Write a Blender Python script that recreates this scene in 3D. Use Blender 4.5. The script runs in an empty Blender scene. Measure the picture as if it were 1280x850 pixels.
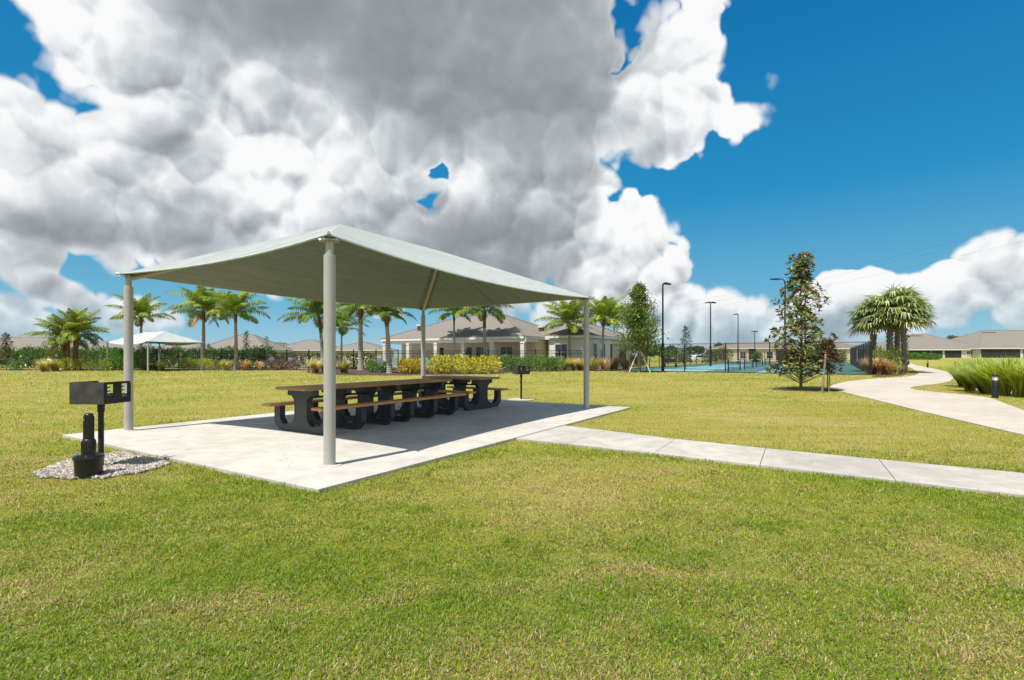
import bpy, bmesh, math, random
import numpy as np
from mathutils import Vector, Matrix
rad = math.radians
scene = bpy.context.scene
COL = scene.collection
F, YH, CAMH = 638.0, 444.0, 1.4            # photograph geometry (1280 x 850), used to work out real positions
rng = np.random.default_rng(7)
random.seed(7)

# ------------------------------------------------------------------ terrain
def sstep(a, b, x):
    t = np.clip((np.asarray(x, float) - a) / (b - a), 0, 1)
    return t * t * (3 - 2 * t)
def gh(x, y):
    """height of the lawn: level, with a low rise under the houses to the right"""
    r = np.asarray(x, float) / np.maximum(np.asarray(y, float), 5.0)
    return 0.85 * sstep(58, 104, y) * sstep(0.60, 0.72, r)
def G(px, py):
    """ground point seen at a photo pixel"""
    Z = CAMH * F / (py - YH)
    for _ in range(6):
        X = (px - 640) / F * Z
        Z = (CAMH - float(gh(X, Z))) * F / (py - YH)
    return ((px - 640) / F * Z, Z)
def at(px, Z):
    return ((px - 640) / F * Z, Z)
def zat(py, Z):
    return CAMH + (YH - py) / F * Z
U = np.array([0.5275, 0.8496]); V = np.array([-0.8496, 0.5275])   # the axes the pad, courts and clubhouse share
YAW = math.atan2(U[1], U[0])                                       # angle of U
P0 = np.array([-1.96, 5.16])
def loc(u, v, o=P0):
    p = np.asarray(o) + u * U + v * V
    return (float(p[0]), float(p[1]))

# ------------------------------------------------------------------ node helpers
class NT:
    def __init__(s, tree):
        s.t = tree; s.n = tree.nodes; s.l = tree.links
    def node(s, typ, **kw):
        n = s.n.new(typ)
        for k, v in kw.items():
            setattr(n, k, v)
        return n
    def link(s, a, b): s.l.new(a, b)
    def put(s, sock, v):
        if isinstance(v, bpy.types.NodeSocket): s.l.new(v, sock)
        elif v is not None: sock.default_value = v
    def math(s, op, a, b=None, c=None, clamp=False):
        n = s.node('ShaderNodeMath', operation=op); n.use_clamp = clamp
        s.put(n.inputs[0], a); s.put(n.inputs[1], b); s.put(n.inputs[2], c)
        return n.outputs[0]
    def vmath(s, op, a, b=None, scale=None):
        n = s.node('ShaderNodeVectorMath', operation=op)
        s.put(n.inputs[0], a)
        if b is not None: s.put(n.inputs[1], b)
        if scale is not None: s.put(n.inputs['Scale'], scale)
        return n.outputs['Value'] if op in ('LENGTH', 'DISTANCE', 'DOT_PRODUCT') else n.outputs['Vector']
    def mix(s, f, a, b, blend='MIX'):
        n = s.node('ShaderNodeMix', data_type='RGBA', blend_type=blend)
        s.put(n.inputs[0], f)
        for sk, v in ((n.inputs[6], a), (n.inputs[7], b)):
            if isinstance(v, tuple) and len(v) == 3: v = v + (1,)
            s.put(sk, v)
        return n.outputs[2]
    def noise(s, vec, scale, detail=3, rough=0.5, dist=0.0):
        n = s.node('ShaderNodeTexNoise'); s.put(n.inputs['Vector'], vec)
        n.inputs['Scale'].default_value = scale; n.inputs['Detail'].default_value = detail
        n.inputs['Roughness'].default_value = rough; n.inputs['Distortion'].default_value = dist
        return n.outputs['Fac']
    def ss(s, x, a, b, lo=0.0, hi=1.0):
        n = s.node('ShaderNodeMapRange', interpolation_type='SMOOTHSTEP')
        s.put(n.inputs[0], x)
        for i, v in zip((1, 2, 3, 4), (a, b, lo, hi)): s.put(n.inputs[i], v)
        return n.outputs[0]
    def bump(s, h, strength=0.3, dist=0.02):
        n = s.node('ShaderNodeBump'); s.put(n.inputs['Height'], h)
        n.inputs['Strength'].default_value = strength; n.inputs['Distance'].default_value = dist
        return n.outputs['Normal']

def new_mat(name):
    m = bpy.data.materials.new(name); m.use_nodes = True
    nt = NT(m.node_tree)
    b = m.node_tree.nodes['Principled BSDF']
    return m, nt, b
def simple(name, col, rough=0.6, metal=0.0, var=0.12, scale=6.0, bump=0.0, bscale=60, spec=0.5, streak=None):
    """paint / plastic / metal with slight unevenness"""
    m, nt, b = new_mat(name)
    tc = nt.node('ShaderNodeTexCoord').outputs['Object']
    n = nt.noise(tc, scale, 4, 0.6)
    c = tuple(col)
    dk = tuple(x * (1 - var) for x in c); lt = tuple(min(1, x * (1 + var)) for x in c)
    nt.put(b.inputs['Base Color'], nt.mix(nt.ss(n, 0.3, 0.7), dk, lt))
    nt.put(b.inputs['Roughness'], nt.ss(n, 0.25, 0.75, max(0.02, rough - 0.08), min(1, rough + 0.08)))
    b.inputs['Metallic'].default_value = metal
    b.inputs['Specular IOR Level'].default_value = spec
    if bump > 0:
        nt.put(b.inputs['Normal'], nt.bump(nt.noise(tc, bscale, 3, 0.6), bump, 0.01))
    return m

# ------------------------------------------------------------------ mesh helpers
class MB:
    """collects shapes for ONE mesh object"""
    def __init__(s): s.v = []; s.f = []
    def add(s, vs, fs):
        b = len(s.v); s.v.extend([tuple(map(float, p)) for p in vs]); s.f.extend([tuple(i + b for i in q) for q in fs])
    def box(s, c, size, rz=0.0, M=None):
        hx, hy, hz = (d / 2 for d in size)
        vs = [(x, y, z) for z in (-hz, hz) for x, y in ((-hx, -hy), (hx, -hy), (hx, hy), (-hx, hy))]
        if M is not None: vs = [M @ Vector(p) for p in vs]
        cr, sr = math.cos(rz), math.sin(rz)
        vs = [(c[0] + p[0] * cr - p[1] * sr, c[1] + p[0] * sr + p[1] * cr, c[2] + p[2]) for p in vs]
        s.add(vs, [(3, 2, 1, 0), (4, 5, 6, 7), (0, 1, 5, 4), (1, 2, 6, 5), (2, 3, 7, 6), (3, 0, 4, 7)])
    def tube(s, pts, radii, n=10, caps=True):
        pts = [Vector(p) for p in pts]
        if not hasattr(radii, '__len__'): radii = [radii] * len(pts)
        rings = []; up = None
        for i, p in enumerate(pts):
            t = (pts[min(i + 1, len(pts) - 1)] - pts[max(i - 1, 0)]).normalized()
            if up is None:
                up = Vector((1, 0, 0)) if abs(t.x) < 0.9 else Vector((0, 1, 0))
            a = (up - t * up.dot(t)).normalized(); bb = t.cross(a); up = a
            rings.append([p + (a * math.cos(2 * math.pi * k / n) + bb * math.sin(2 * math.pi * k / n)) * radii[i] for k in range(n)])
        vs = [q for r in rings for q in r]; fs = []
        for i in range(len(pts) - 1):
            for k in range(n):
                k2 = (k + 1) % n
                fs.append((i * n + k, i * n + k2, (i + 1) * n + k2, (i + 1) * n + k))
        if caps:
            fs.append(tuple(range(n))[::-1]); fs.append(tuple(range((len(pts) - 1) * n, len(pts) * n)))
        s.add(vs, fs)
    def lathe(s, prof, n=24, c=(0, 0, 0)):
        vs = []; fs = []
        for r, z in prof:
            vs += [(c[0] + r * math.cos(2 * math.pi * k / n), c[1] + r * math.sin(2 * math.pi * k / n), c[2] + z) for k in range(n)]
        for i in range(len(prof) - 1):
            for k in range(n):
                k2 = (k + 1) % n
                fs.append((i * n + k, i * n + k2, (i + 1) * n + k2, (i + 1) * n + k))
        fs.append(tuple(range(n))[::-1]); fs.append(tuple(range((len(prof) - 1) * n, len(prof) * n)))
        s.add(vs, fs)
    def prism(s, poly, z0, z1, M=None):
        """poly (x, y) extruded z0..z1, transformed by M"""
        n = len(poly)
        vs = [(x, y, z0) for x, y in poly] + [(x, y, z1) for x, y in poly]
        if M is not None: vs = [M @ Vector(p) for p in vs]
        fs = [tuple(range(n))[::-1], tuple(range(n, 2 * n))] + [(i, (i + 1) % n, n + (i + 1) % n, n + i) for i in range(n)]
        s.add(vs, fs)
    def build(s, name, mat, parent=None, bevel=0.0, smooth=False, location=None, recalc=True):
        me = bpy.data.meshes.new(name); me.from_pydata(s.v, [], s.f)
        bm = bmesh.new(); bm.from_mesh(me)
        if recalc: bmesh.ops.recalc_face_normals(bm, faces=bm.faces)
        if bevel > 0:
            es = [e for e in bm.edges if len(e.link_faces) == 2 and e.calc_face_angle(0) > 0.5]
            bmesh.ops.bevel(bm, geom=es, offset=bevel, segments=2, affect='EDGES', profile=0.5, clamp_overlap=True)
        bm.to_mesh(me); bm.free()
        me.materials.append(mat)
        if smooth:
            me.polygons.foreach_set('use_smooth', [True] * len(me.polygons))
            me.update(); me.set_sharp_from_angle(angle=rad(40))
        o = bpy.data.objects.new(name, me); COL.objects.link(o)
        if parent is not None: o.parent = parent
        if location is not None: o.location = location
        return o

def tag(o, label=None, cat=None, group=None, kind=None):
    if label: o['label'] = label
    if cat: o['category'] = cat
    if group: o['group'] = group
    if kind: o['kind'] = kind
    return o
def empty(name, location, rz=0.0, label=None, cat=None, group=None):
    o = bpy.data.objects.new(name, None); COL.objects.link(o)
    o.empty_display_size = 0.2
    o.location = location; o.rotation_euler = (0, 0, rz)
    return tag(o, label, cat, group)
def copy_tree(o, parent=None):
    c = o.copy(); COL.objects.link(c)
    c.parent = parent
    for ch in list(o.children): copy_tree(ch, c)
    return c
def quads_obj(name, Q, C, mat, parent=None, location=None, smooth=False):
    """Q (n,4,3) quads, C (n,3) face colours -> one mesh with a colour attribute"""
    Q = np.asarray(Q, np.float32); n = len(Q)
    me = bpy.data.meshes.new(name)
    me.vertices.add(n * 4); me.vertices.foreach_set('co', Q.reshape(-1))
    me.loops.add(n * 4); me.loops.foreach_set('vertex_index', np.arange(n * 4, dtype=np.int32))
    me.polygons.add(n); me.polygons.foreach_set('loop_start', np.arange(0, n * 4, 4, dtype=np.int32))
    a = me.attributes.new('leafcol', 'FLOAT_COLOR', 'POINT')
    c4 = np.ones((n, 4, 4), np.float32); c4[:, :, :3] = np.asarray(C, np.float32)[:, None, :]
    a.data.foreach_set('color', c4.reshape(-1))
    me.update(calc_edges=True); me.materials.append(mat)
    o = bpy.data.objects.new(name, me); COL.objects.link(o)
    if parent is not None: o.parent = parent
    if location is not None: o.location = location
    return o
def norm(a): return a / np.maximum(np.linalg.norm(a, axis=-1, keepdims=True), 1e-9)
def sphere_dirs(n, r=rng): return norm(r.normal(size=(n, 3)))
def leaf_quads(c, d, up, L, W, fold=0.0):
    """leaf-shaped quads: base c, direction d, surface normal roughly up"""
    d = norm(d); s = norm(np.cross(d, up)); nn = norm(np.cross(s, d))
    L = np.asarray(L).reshape(-1, 1) * np.ones((len(c), 1)); W = np.asarray(W).reshape(-1, 1) * np.ones((len(c), 1))
    mid = c + d * L * 0.5
    return np.stack([c, mid + s * W / 2 + nn * fold * W, c + d * L, mid - s * W / 2 + nn * fold * W], 1)

def leaf_mat(name, trans=0.35, rough=0.45, gloss=0.35, back=None, tint=(1, 1, 1)):
    m = bpy.data.materials.new(name); m.use_nodes = True
    nt = NT(m.node_tree); nt.n.clear()
    col = nt.node('ShaderNodeAttribute', attribute_name='leafcol').outputs['Color']
    if tint != (1, 1, 1): col = nt.mix(1.0, col, tint, 'MULTIPLY')
    if back:
        col = nt.mix(nt.math('MULTIPLY', nt.node('ShaderNodeNewGeometry').outputs['Backfacing'], 0.85), col, back)
    d = nt.node('ShaderNodeBsdfDiffuse'); nt.link(col, d.inputs['Color'])
    t = nt.node('ShaderNodeBsdfTranslucent')
    nt.link(nt.mix(1.0, col, (1.15, 1.25, 0.55), 'MULTIPLY'), t.inputs['Color'])
    mx = nt.node('ShaderNodeMixShader'); mx.inputs[0].default_value = trans
    nt.link(d.outputs[0], mx.inputs[1]); nt.link(t.outputs[0], mx.inputs[2])
    g = nt.node('ShaderNodeBsdfGlossy'); g.inputs['Roughness'].default_value = rough
    g.inputs['Color'].default_value = (1, 1, 1, 1)
    fr = nt.node('ShaderNodeFresnel'); fr.inputs['IOR'].default_value = 1.4
    mg = nt.node('ShaderNodeMixShader'); nt.link(nt.math('MULTIPLY', fr.outputs[0], gloss), mg.inputs[0])
    nt.link(mx.outputs[0], mg.inputs[1]); nt.link(g.outputs[0], mg.inputs[2])
    out = nt.node('ShaderNodeOutputMaterial'); nt.link(mg.outputs[0], out.inputs['Surface'])
    return m
LEAFGAIN = 1.45
def cols(n, base, var=0.25, mixes=(), r=rng):
    """n leaf colours around base; mixes = [(share, colour), ...] for yellow, dry or young leaves"""
    c = np.tile(np.array(base, float), (n, 1))
    for share, col in mixes:
        k = r.random(n) < share; c[k] = col
    return np.clip(LEAFGAIN * c * (1 + var * r.uniform(-1, 1, (n, 1))) * (1 + 0.08 * r.uniform(-1, 1, (n, 3))), 0.004, 1)
# ------------------------------------------------------------------ camera, sun, sky
cam = bpy.data.cameras.new('camera'); cam_o = bpy.data.objects.new('camera', cam); COL.objects.link(cam_o)
cam.sensor_fit = 'HORIZONTAL'; cam.sensor_width = 36.0; cam.lens = F / 1280 * 36
cam.shift_y = (YH - 425.0) / 1280
cam.clip_start = 0.05; cam.clip_end = 6000
cam_o.location = (0, 0, CAMH); cam_o.rotation_euler = (rad(90), 0, 0)
scene.camera = cam_o
SUN_EL = rad(63.5); SUN_D = np.array([-0.62, -0.785])          # horizontal direction towards the sun
sd = SUN_D / np.linalg.norm(SUN_D)
sun_v = Vector((sd[0] * math.cos(SUN_EL), sd[1] * math.cos(SUN_EL), math.sin(SUN_EL)))
sl = bpy.data.lights.new('sun', 'SUN'); sl.energy = 5.0; sl.angle = rad(0.53); sl.color = (1.0, 0.955, 0.88)
so = bpy.data.objects.new('sun', sl); COL.objects.link(so)
so.rotation_euler = sun_v.to_track_quat('Z', 'Y').to_euler(); so.location = (-20, -25, 60)

# clouds in the sky, by direction: x, y in photo pixels, radius in pixels
CLOUD = [  # great cumulus over the left two thirds
 (60,170,110),(95,10,80),(140,70,70),(40,-20,60),(150,60,105),(40,265,85),(160,240,120),(100,20,70),(255,20,120),(260,150,140),(330,250,110),(420,60,160),(420,220,150),
 (560,40,150),(560,170,170),(500,290,90),(620,280,105),(690,110,140),(700,225,90),(800,110,95),(860,60,62),(880,20,45),(820,170,55),
 (700,60,110),(640,330,60),(225,300,70),(120,300,55),(770,300,52),(725,330,50),(600,-60,190),(300,-80,170),(820,345,42),(780,360,38),
 (30,300,50),(60,320,45),(20,150,60),(250,290,60),(340,290,75),(450,295,85),(540,300,75),(620,310,60),(120,70,70),(200,20,90),(60,330,30),(170,310,55),(380,300,70),(330,60,110),(200,130,90),(120,180,80),(430,130,110),(880,125,40),(925,150,26),(935,95,16),(960,90,18),
]
BANK = [(760,290,40),(785,270,36),(800,300,34),(750,335,40),(720,350,36),(835,340,30),(740,255,30),  # banks low over the horizon
 (62,350,24),(92,364,26),(118,378,24),(142,392,20),(18,402,24),(48,412,18),(185,388,22),(212,396,17),(-10,395,24),
 (700,395,30),(745,375,34),(850,392,42),(890,402,42),(925,408,36),(810,400,36),(960,415,24),
 (1060,385,38),(1035,395,32),(1100,372,34),(1150,368,38),(1190,372,40),(1235,352,46),(1275,335,44),(1290,390,50),(1130,400,30),(1000,425,20),(1240,322,20),(1180,345,26)]
DARK = [(520,60,190),(640,70,170),(380,-10,150),(700,130,110),(520,140,80),(250,-20,110),(600,-80,250),(560,320,95),(640,300,80),(250,318,50),(130,295,40),(50,295,40),(470,290,60),(225,170,30),(60,205,26),(700,250,40)]
HOLES = [(538,246,11),(551,264,12),(785,22,22),(806,2,20),(92,118,20),(55,95,30),(15,62,38),(-10,30,36),(110,342,20)]
def pdir(px, py):
    v = Vector(((px - 640) / F, 1.0, (YH - py) / F)); return v.normalized()
def prad(px, py, r):
    v = Vector(((px - 640) / F, 1.0, (YH - py) / F)); return r / F / v.length ** 1.3

w = bpy.data.worlds.new('World'); scene.world = w; w.use_nodes = True
wn = NT(w.node_tree); wn.n.clear()
geo = wn.node('ShaderNodeTexCoord').outputs['Generated']
D = wn.vmath('NORMALIZE', geo)
# small billows push the outline about
def billow(nt, vec):
    tot = None
    for sc_, wt in ((5.5, 0.62), (12.5, 0.36), (29.0, 0.20)):        # rounded heads: one minus the squared distance to scattered centres
        v1 = nt.node('ShaderNodeTexVoronoi', voronoi_dimensions='3D', feature='F1'); v1.inputs['Scale'].default_value = sc_
        nt.put(v1.inputs['Vector'], vec); d_ = v1.outputs['Distance']
        k = nt.math('MULTIPLY_ADD', nt.math('MULTIPLY', d_, d_), -wt * 1.35, wt * .42)
        tot = k if tot is None else nt.math('ADD', tot, k)
    n1 = nt.noise(vec, 3.2, 5, 0.52)
    return nt.math('ADD', tot, nt.math('MULTIPLY', nt.math('SUBTRACT', n1, 0.5), 1.25))
grp = bpy.data.node_groups.new('cloud billow', 'ShaderNodeTree')
grp.interface.new_socket('Vector', in_out='INPUT', socket_type='NodeSocketVector')
grp.interface.new_socket('Value', in_out='OUTPUT', socket_type='NodeSocketFloat')
gn = NT(grp); gi = gn.node('NodeGroupInput'); go = gn.node('NodeGroupOutput')
warp = gn.node('ShaderNodeTexNoise'); warp.inputs['Scale'].default_value = 9.0; warp.inputs['Detail'].default_value = 3
gn.link(gi.outputs[0], warp.inputs['Vector'])
wv = gn.vmath('ADD', gi.outputs[0], gn.vmath('SCALE', gn.vmath('SUBTRACT', warp.outputs['Color'], (0.5, 0.5, 0.5)), scale=0.10))
gn.link(billow(gn, wv), go.inputs[0])
def use_billow(vec):
    g = wn.node('ShaderNodeGroup'); g.node_tree = grp; wn.put(g.inputs[0], vec); return g.outputs[0]
B0 = use_billow(D)
lit_off = Vector((-0.35, 0.0, 0.94)) * 0.030           # towards the lit side of the puffs
B1 = use_billow(wn.vmath('ADD', D, tuple(lit_off)))
def field(circles, sm=0.12, vec=D, S=8.5):
    f = None
    for (x, y, r) in circles:
        c = pdir(x, y); dd = wn.vmath('DISTANCE', vec, tuple(c))
        k = wn.math('MULTIPLY_ADD', dd, -S, prad(x, y, r) * S)
        f = k if f is None else wn.math('SMOOTH_MAX', f, k, sm)
    return f
FC = wn.math('SMOOTH_MAX', field(CLOUD), wn.math('ADD', field(BANK, S=12), 0.10), 0.1); FH = field(HOLES, S=13)
sep = wn.node('ShaderNodeSeparateXYZ'); wn.link(D, sep.inputs[0])
# separate heads in the cloud, each a dome with its own lit side
PUFF = [(40,112,42),(72,152,46),(132,152,50),(28,185,42),(90,240,58),(190,252,58),(140,202,46),(212,142,42),(330,130,46),(382,152,42),(425,192,46),(350,205,50),(300,232,50),(462,232,42),(400,255,46),(250,185,44),
 (640,200,58),(600,245,50),(702,202,54),(680,262,46),(742,255,36),(772,290,36),(800,302,30),(832,340,32),(760,332,36),(872,42,46),(892,92,36),(850,142,42),(800,152,46),(760,190,42),(700,335,36),(160,60,60),(70,20,50),(20,250,40),(530,215,44),(505,180,40)] + BANK
wn_ = wn.node('ShaderNodeTexNoise'); wn_.inputs['Scale'].default_value = 16.0; wn_.inputs['Detail'].default_value = 3; wn.link(D, wn_.inputs['Vector'])
PV = wn.vmath('ADD', D, wn.vmath('SCALE', wn.vmath('SUBTRACT', wn_.outputs['Color'], (0.5, 0.5, 0.5)), scale=0.055))
def domes(vec):
    f = None
    for (x, y, r) in PUFF:
        rr = prad(x, y, r) * 1.12; dd = wn.vmath('DISTANCE', vec, tuple(pdir(x, y)))
        k = wn.math('MULTIPLY_ADD', wn.math('MULTIPLY', dd, dd), -1.0 / rr, rr)
        f = wn.math('MAXIMUM', f, k) if f is not None else wn.math('MAXIMUM', k, 0.0)
    return f
PD = wn.math('SUBTRACT', domes(PV), domes(wn.vmath('ADD', PV, tuple(Vector((-0.45, 0.0, 0.89)) * 0.016))))
# behind and above the photographer: a looser broken sky
back = wn.math('MULTIPLY', wn.ss(sep.outputs['Y'], 0.35, -0.1), wn.math('MULTIPLY_ADD', wn.noise(D, 2.2, 5, 0.55), 4.0, -2.0))
FC = wn.math('MAXIMUM', FC, wn.math('ADD', back, wn.ss(sep.outputs['Y'], 0.3, -0.05, -1.5, 0.0)))
FC = wn.math('MINIMUM', wn.math('MAXIMUM', FC, -0.9), 1.0)
dens = wn.math('ADD', FC, wn.math('MULTIPLY', B0, 0.62))
dens = wn.math('SUBTRACT', dens, wn.math('MULTIPLY', wn.ss(wn.math('ADD', FH, wn.math('MULTIPLY', B0, -1.5)), -0.45, 0.75), 1.2))
soft = wn.ss(wn.noise(D, 5.0, 3), 0.35, 0.7, 0.05, 0.24)
soft = wn.math('ADD', soft, wn.ss(FH, -0.6, 0.4, 0.0, 0.35))
cover = wn.ss(dens, 0.0, soft)
# how deep into the cloud, and how much of it faces away from the sun
FD = wn.ss(wn.math('ADD', field(DARK, 0.3, S=4.5), wn.math('MULTIPLY', B0, 0.25)), -0.55, 0.75)
rel = wn.math('MULTIPLY', wn.math('MULTIPLY', wn.math('SUBTRACT', B0, B1), 1.25), wn.math('MULTIPLY_ADD', FD, -0.72, 1.0))
lit = wn.math('ADD', wn.math('ADD', rel, 0.92), wn.math('MULTIPLY', wn.math('MULTIPLY', PD, 15.0), wn.math('MULTIPLY_ADD', FD, -0.6, 1.0)))
lit = wn.math('SUBTRACT', lit, wn.math('MULTIPLY', FD, 0.78))
lit = wn.math('SUBTRACT', lit, wn.ss(sep.outputs['Z'], 0.25, 0.02, 0.0, 0.34))
lit = wn.math('ADD', lit, wn.ss(dens, 0.55, 0.05, 0.0, 0.22))
lit = wn.math('ADD', lit, wn.math('MULTIPLY', wn.math('SUBTRACT', wn.noise(D, 2.6, 3), 0.5), 0.32))
ramp = wn.node('ShaderNodeValToRGB'); wn.link(lit, ramp.inputs[0])
cr = ramp.color_ramp; cr.interpolation = 'B_SPLINE'
for i, (p, c) in enumerate([(0.0, (0.25, 0.28, 0.305)), (0.28, (0.37, 0.405, 0.43)), (0.55, (0.56, 0.60, 0.63)), (0.82, (0.88, 0.91, 0.93)), (1.0, (1.02, 1.02, 1.02))]):
    e = cr.elements[i] if i < 2 else cr.elements.new(p)
    e.position = p; e.color = c + (1,)
sky = wn.node('ShaderNodeTexSky', sky_type='NISHITA'); sky.sun_disc = False
sky.sun_elevation = SUN_EL; sky.sun_rotation = math.atan2(sd[0], sd[1])
sky.altitude = 0; sky.air_density = 1.0; sky.dust_density = 0.0; sky.ozone_density = 4.0
BGS = 0.1; SKYGAIN = 0.81
skyc = wn.vmath('SCALE', sky.outputs[0], scale=1.0)
hs = wn.node('ShaderNodeHueSaturation'); hs.inputs['Hue'].default_value = 0.5; hs.inputs['Saturation'].default_value = 1.2; hs.inputs['Value'].default_value = 1.0
wn.link(skyc, hs.inputs['Color'])
cloudc = wn.vmath('SCALE', ramp.outputs[0], scale=SKYGAIN / BGS)
air = wn.node('ShaderNodeValToRGB'); wn.link(sep.outputs['Z'], air.inputs[0])
for i, (p, c) in enumerate([(0.0, (0.34, 0.60, 0.74)), (0.09, (0.15, 0.47, 0.68)), (0.28, (0.015, 0.29, 0.58)), (0.62, (0.0, 0.145, 0.41))]):
    e = air.color_ramp.elements[i] if i < 2 else air.color_ramp.elements.new(p)
    e.position = p; e.color = c + (1,)
skyout = wn.mix(0.9, hs.outputs[0], wn.vmath('SCALE', air.outputs[0], scale=SKYGAIN / BGS))
hz = wn.ss(sep.outputs['Z'], -0.01, 0.12, 0.55, 0.0)              # far clouds fade into the air near the horizon
cov = wn.math('MULTIPLY', cover, wn.ss(sep.outputs['Z'], -0.005, 0.02))
final = wn.mix(cov, skyout, wn.mix(hz, cloudc, skyout))
bg = wn.node('ShaderNodeBackground'); wn.link(final, bg.inputs[0]); bg.inputs[1].default_value = BGS
wo = wn.node('ShaderNodeOutputWorld'); wn.link(bg.outputs[0], wo.inputs[0])
w.cycles.sampling_method = 'MANUAL'; w.cycles.sample_map_resolution = 512
vs = scene.view_settings; vs.view_transform = 'Standard'; vs.look = 'None'; vs.exposure = 0.25; vs.gamma = 1.0; vs.use_curve_mapping = False
scene.render.resolution_x = 1024; scene.render.resolution_y = 680
scene.cycles.use_denoising = True
scene.cycles.max_bounces = 8; scene.cycles.transparent_max_bounces = 24
# ------------------------------------------------------------------ materials of the setting
def vnoise(x, y, wl, seed=0):
    """smooth value noise, about -1..1, feature size wl metres"""
    g = np.random.default_rng(900 + seed).uniform(-1, 1, (256, 256)); u, v = x / wl, y / wl
    i, j = np.floor(u).astype(int), np.floor(v).astype(int); fu, fv = u - i, v - j; fu = fu * fu * (3 - 2 * fu); fv = fv * fv * (3 - 2 * fv)
    q = lambda a, b_: g[a % 256, b_ % 256]
    return (q(i, j) * (1 - fu) + q(i + 1, j) * fu) * (1 - fv) + (q(i, j + 1) * (1 - fu) + q(i + 1, j + 1) * fu) * fv
def fbm(x, y, wl, oct=4, seed=0, gain=.55):
    return sum(gain ** k * vnoise(x, y, wl / 2.1 ** k, seed + k) for k in range(oct))
lawn_m, nt, b = new_mat('mown turf')
tc = nt.node('ShaderNodeTexCoord').outputs['Object']
n1 = nt.noise(tc, 0.28, 6, 0.62); n2 = nt.noise(tc, 1.7, 5, 0.65); n3 = nt.noise(tc, 26.0, 4, 0.7)
mp = nt.node('ShaderNodeMapping'); mp.inputs['Scale'].default_value = (0.35, 2.2, 1); mp.inputs['Rotation'].default_value = (0, 0, 0.12); nt.link(tc, mp.inputs['Vector'])
n4 = nt.noise(mp.outputs[0], 0.9, 5, 0.65, 0.4)          # mower passes and thatch streaks
tone = nt.math('ADD', nt.math('MULTIPLY', n1, 0.5), nt.math('ADD', nt.math('MULTIPLY', n2, 0.3), nt.math('MULTIPLY', n4, 0.45)))
g = nt.mix(nt.ss(n3, 0.25, 0.75), (0.20, 0.205, 0.022), (0.34, 0.325, 0.045))
dry = nt.mix(nt.ss(n3, 0.25, 0.75), (0.30, 0.255, 0.070), (0.46, 0.385, 0.13))
nt.put(b.inputs['Base Color'], nt.mix(nt.ss(tone, 0.52, 0.76), g, dry))
b.inputs['Roughness'].default_value = 0.95; b.inputs['Specular IOR Level'].default_value = 0.1
nt.put(b.inputs['Normal'], nt.bump(nt.noise(tc, 40, 5, 0.75), 0.9, 0.03))

def concrete(name, base, warm=0.0, dirt=1.0):
    m, nt, b = new_mat(name)
    tc = nt.node('ShaderNodeTexCoord').outputs['Object']
    big = nt.noise(tc, 0.55, 6, 0.6, 0.3); mid = nt.noise(tc, 3.2, 6, 0.65); fine = nt.noise(tc, 110, 3, 0.7); spk = nt.noise(tc, 34, 2, 0.5)
    lo = tuple(c * (1 - 0.22 * dirt) for c in base); hi = tuple(min(1, c * 1.06) for c in base)
    c = nt.mix(nt.ss(nt.math('ADD', nt.math('MULTIPLY', big, 0.55), nt.math('MULTIPLY', mid, 0.45)), 0.36, 0.62), lo, hi)
    c = nt.mix(nt.ss(fine, 0.35, 0.75, 0.0, 0.16), c, tuple(x * 0.6 for x in base))
    c = nt.mix(nt.ss(spk, 0.68, 0.74, 0.0, 0.22 * dirt), c, (0.20, 0.17, 0.12))     # specks of soil
    st = nt.noise(tc, 1.15, 7, 0.7, 1.2)
    c = nt.mix(nt.ss(st, 0.60, 0.72, 0.0, 0.22 * dirt), c, (0.36, 0.31, 0.22))      # rusty water stains
    wp = nt.node('ShaderNodeTexNoise'); wp.inputs['Scale'].default_value = 1.6; wp.inputs['Detail'].default_value = 5; nt.link(tc, wp.inputs['Vector'])
    vc = nt.node('ShaderNodeTexVoronoi', feature='DISTANCE_TO_EDGE'); vc.inputs['Scale'].default_value = .30; nt.link(nt.vmath('ADD', tc, nt.vmath('SCALE', wp.outputs['Color'], scale=.9)), vc.inputs['Vector'])
    crack = nt.math('MULTIPLY', nt.ss(vc.outputs['Distance'], .0016, .0005), nt.ss(big, .50, .56))          # hairline cracks here and there
    c = nt.mix(nt.math('MULTIPLY', crack, .75), c, (.16, .15, .13))
    nt.put(b.inputs['Base Color'], c)
    b.inputs['Roughness'].default_value = 0.88; b.inputs['Specular IOR Level'].default_value = 0.25
    nt.put(b.inputs['Normal'], nt.bump(nt.math('ADD', fine, nt.math('MULTIPLY', mid, 0.5)), 0.25, 0.006))
    return m
pad_m = concrete('broom finished concrete', (0.54, 0.51, 0.45), dirt=0.9)
walk_m = concrete('mossy concrete', (0.50, 0.47, 0.41), dirt=1.2)
path_m = concrete('warm concrete path', (0.52, 0.46, 0.375), dirt=0.7)  # warmer tan tone than the slab
mulch_m = simple('bark mulch', (0.075, 0.040, 0.028), 0.95, var=0.5, scale=9, bump=0.9, bscale=14)
black_m = simple('black powder coat', (0.012, 0.012, 0.013), 0.42, var=0.2, scale=4)
post_m = simple('pale grey powder coated steel', (0.40, 0.385, 0.36), 0.38, var=0.06, scale=2.5)
steel_m = simple('galvanised steel', (0.36, 0.36, 0.355), 0.4, metal=0.7, var=0.2, scale=12)
bark_m = simple('grey bark', (0.17, 0.14, 0.11), 0.9, var=0.4, scale=14, bump=0.7, bscale=30)

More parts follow.
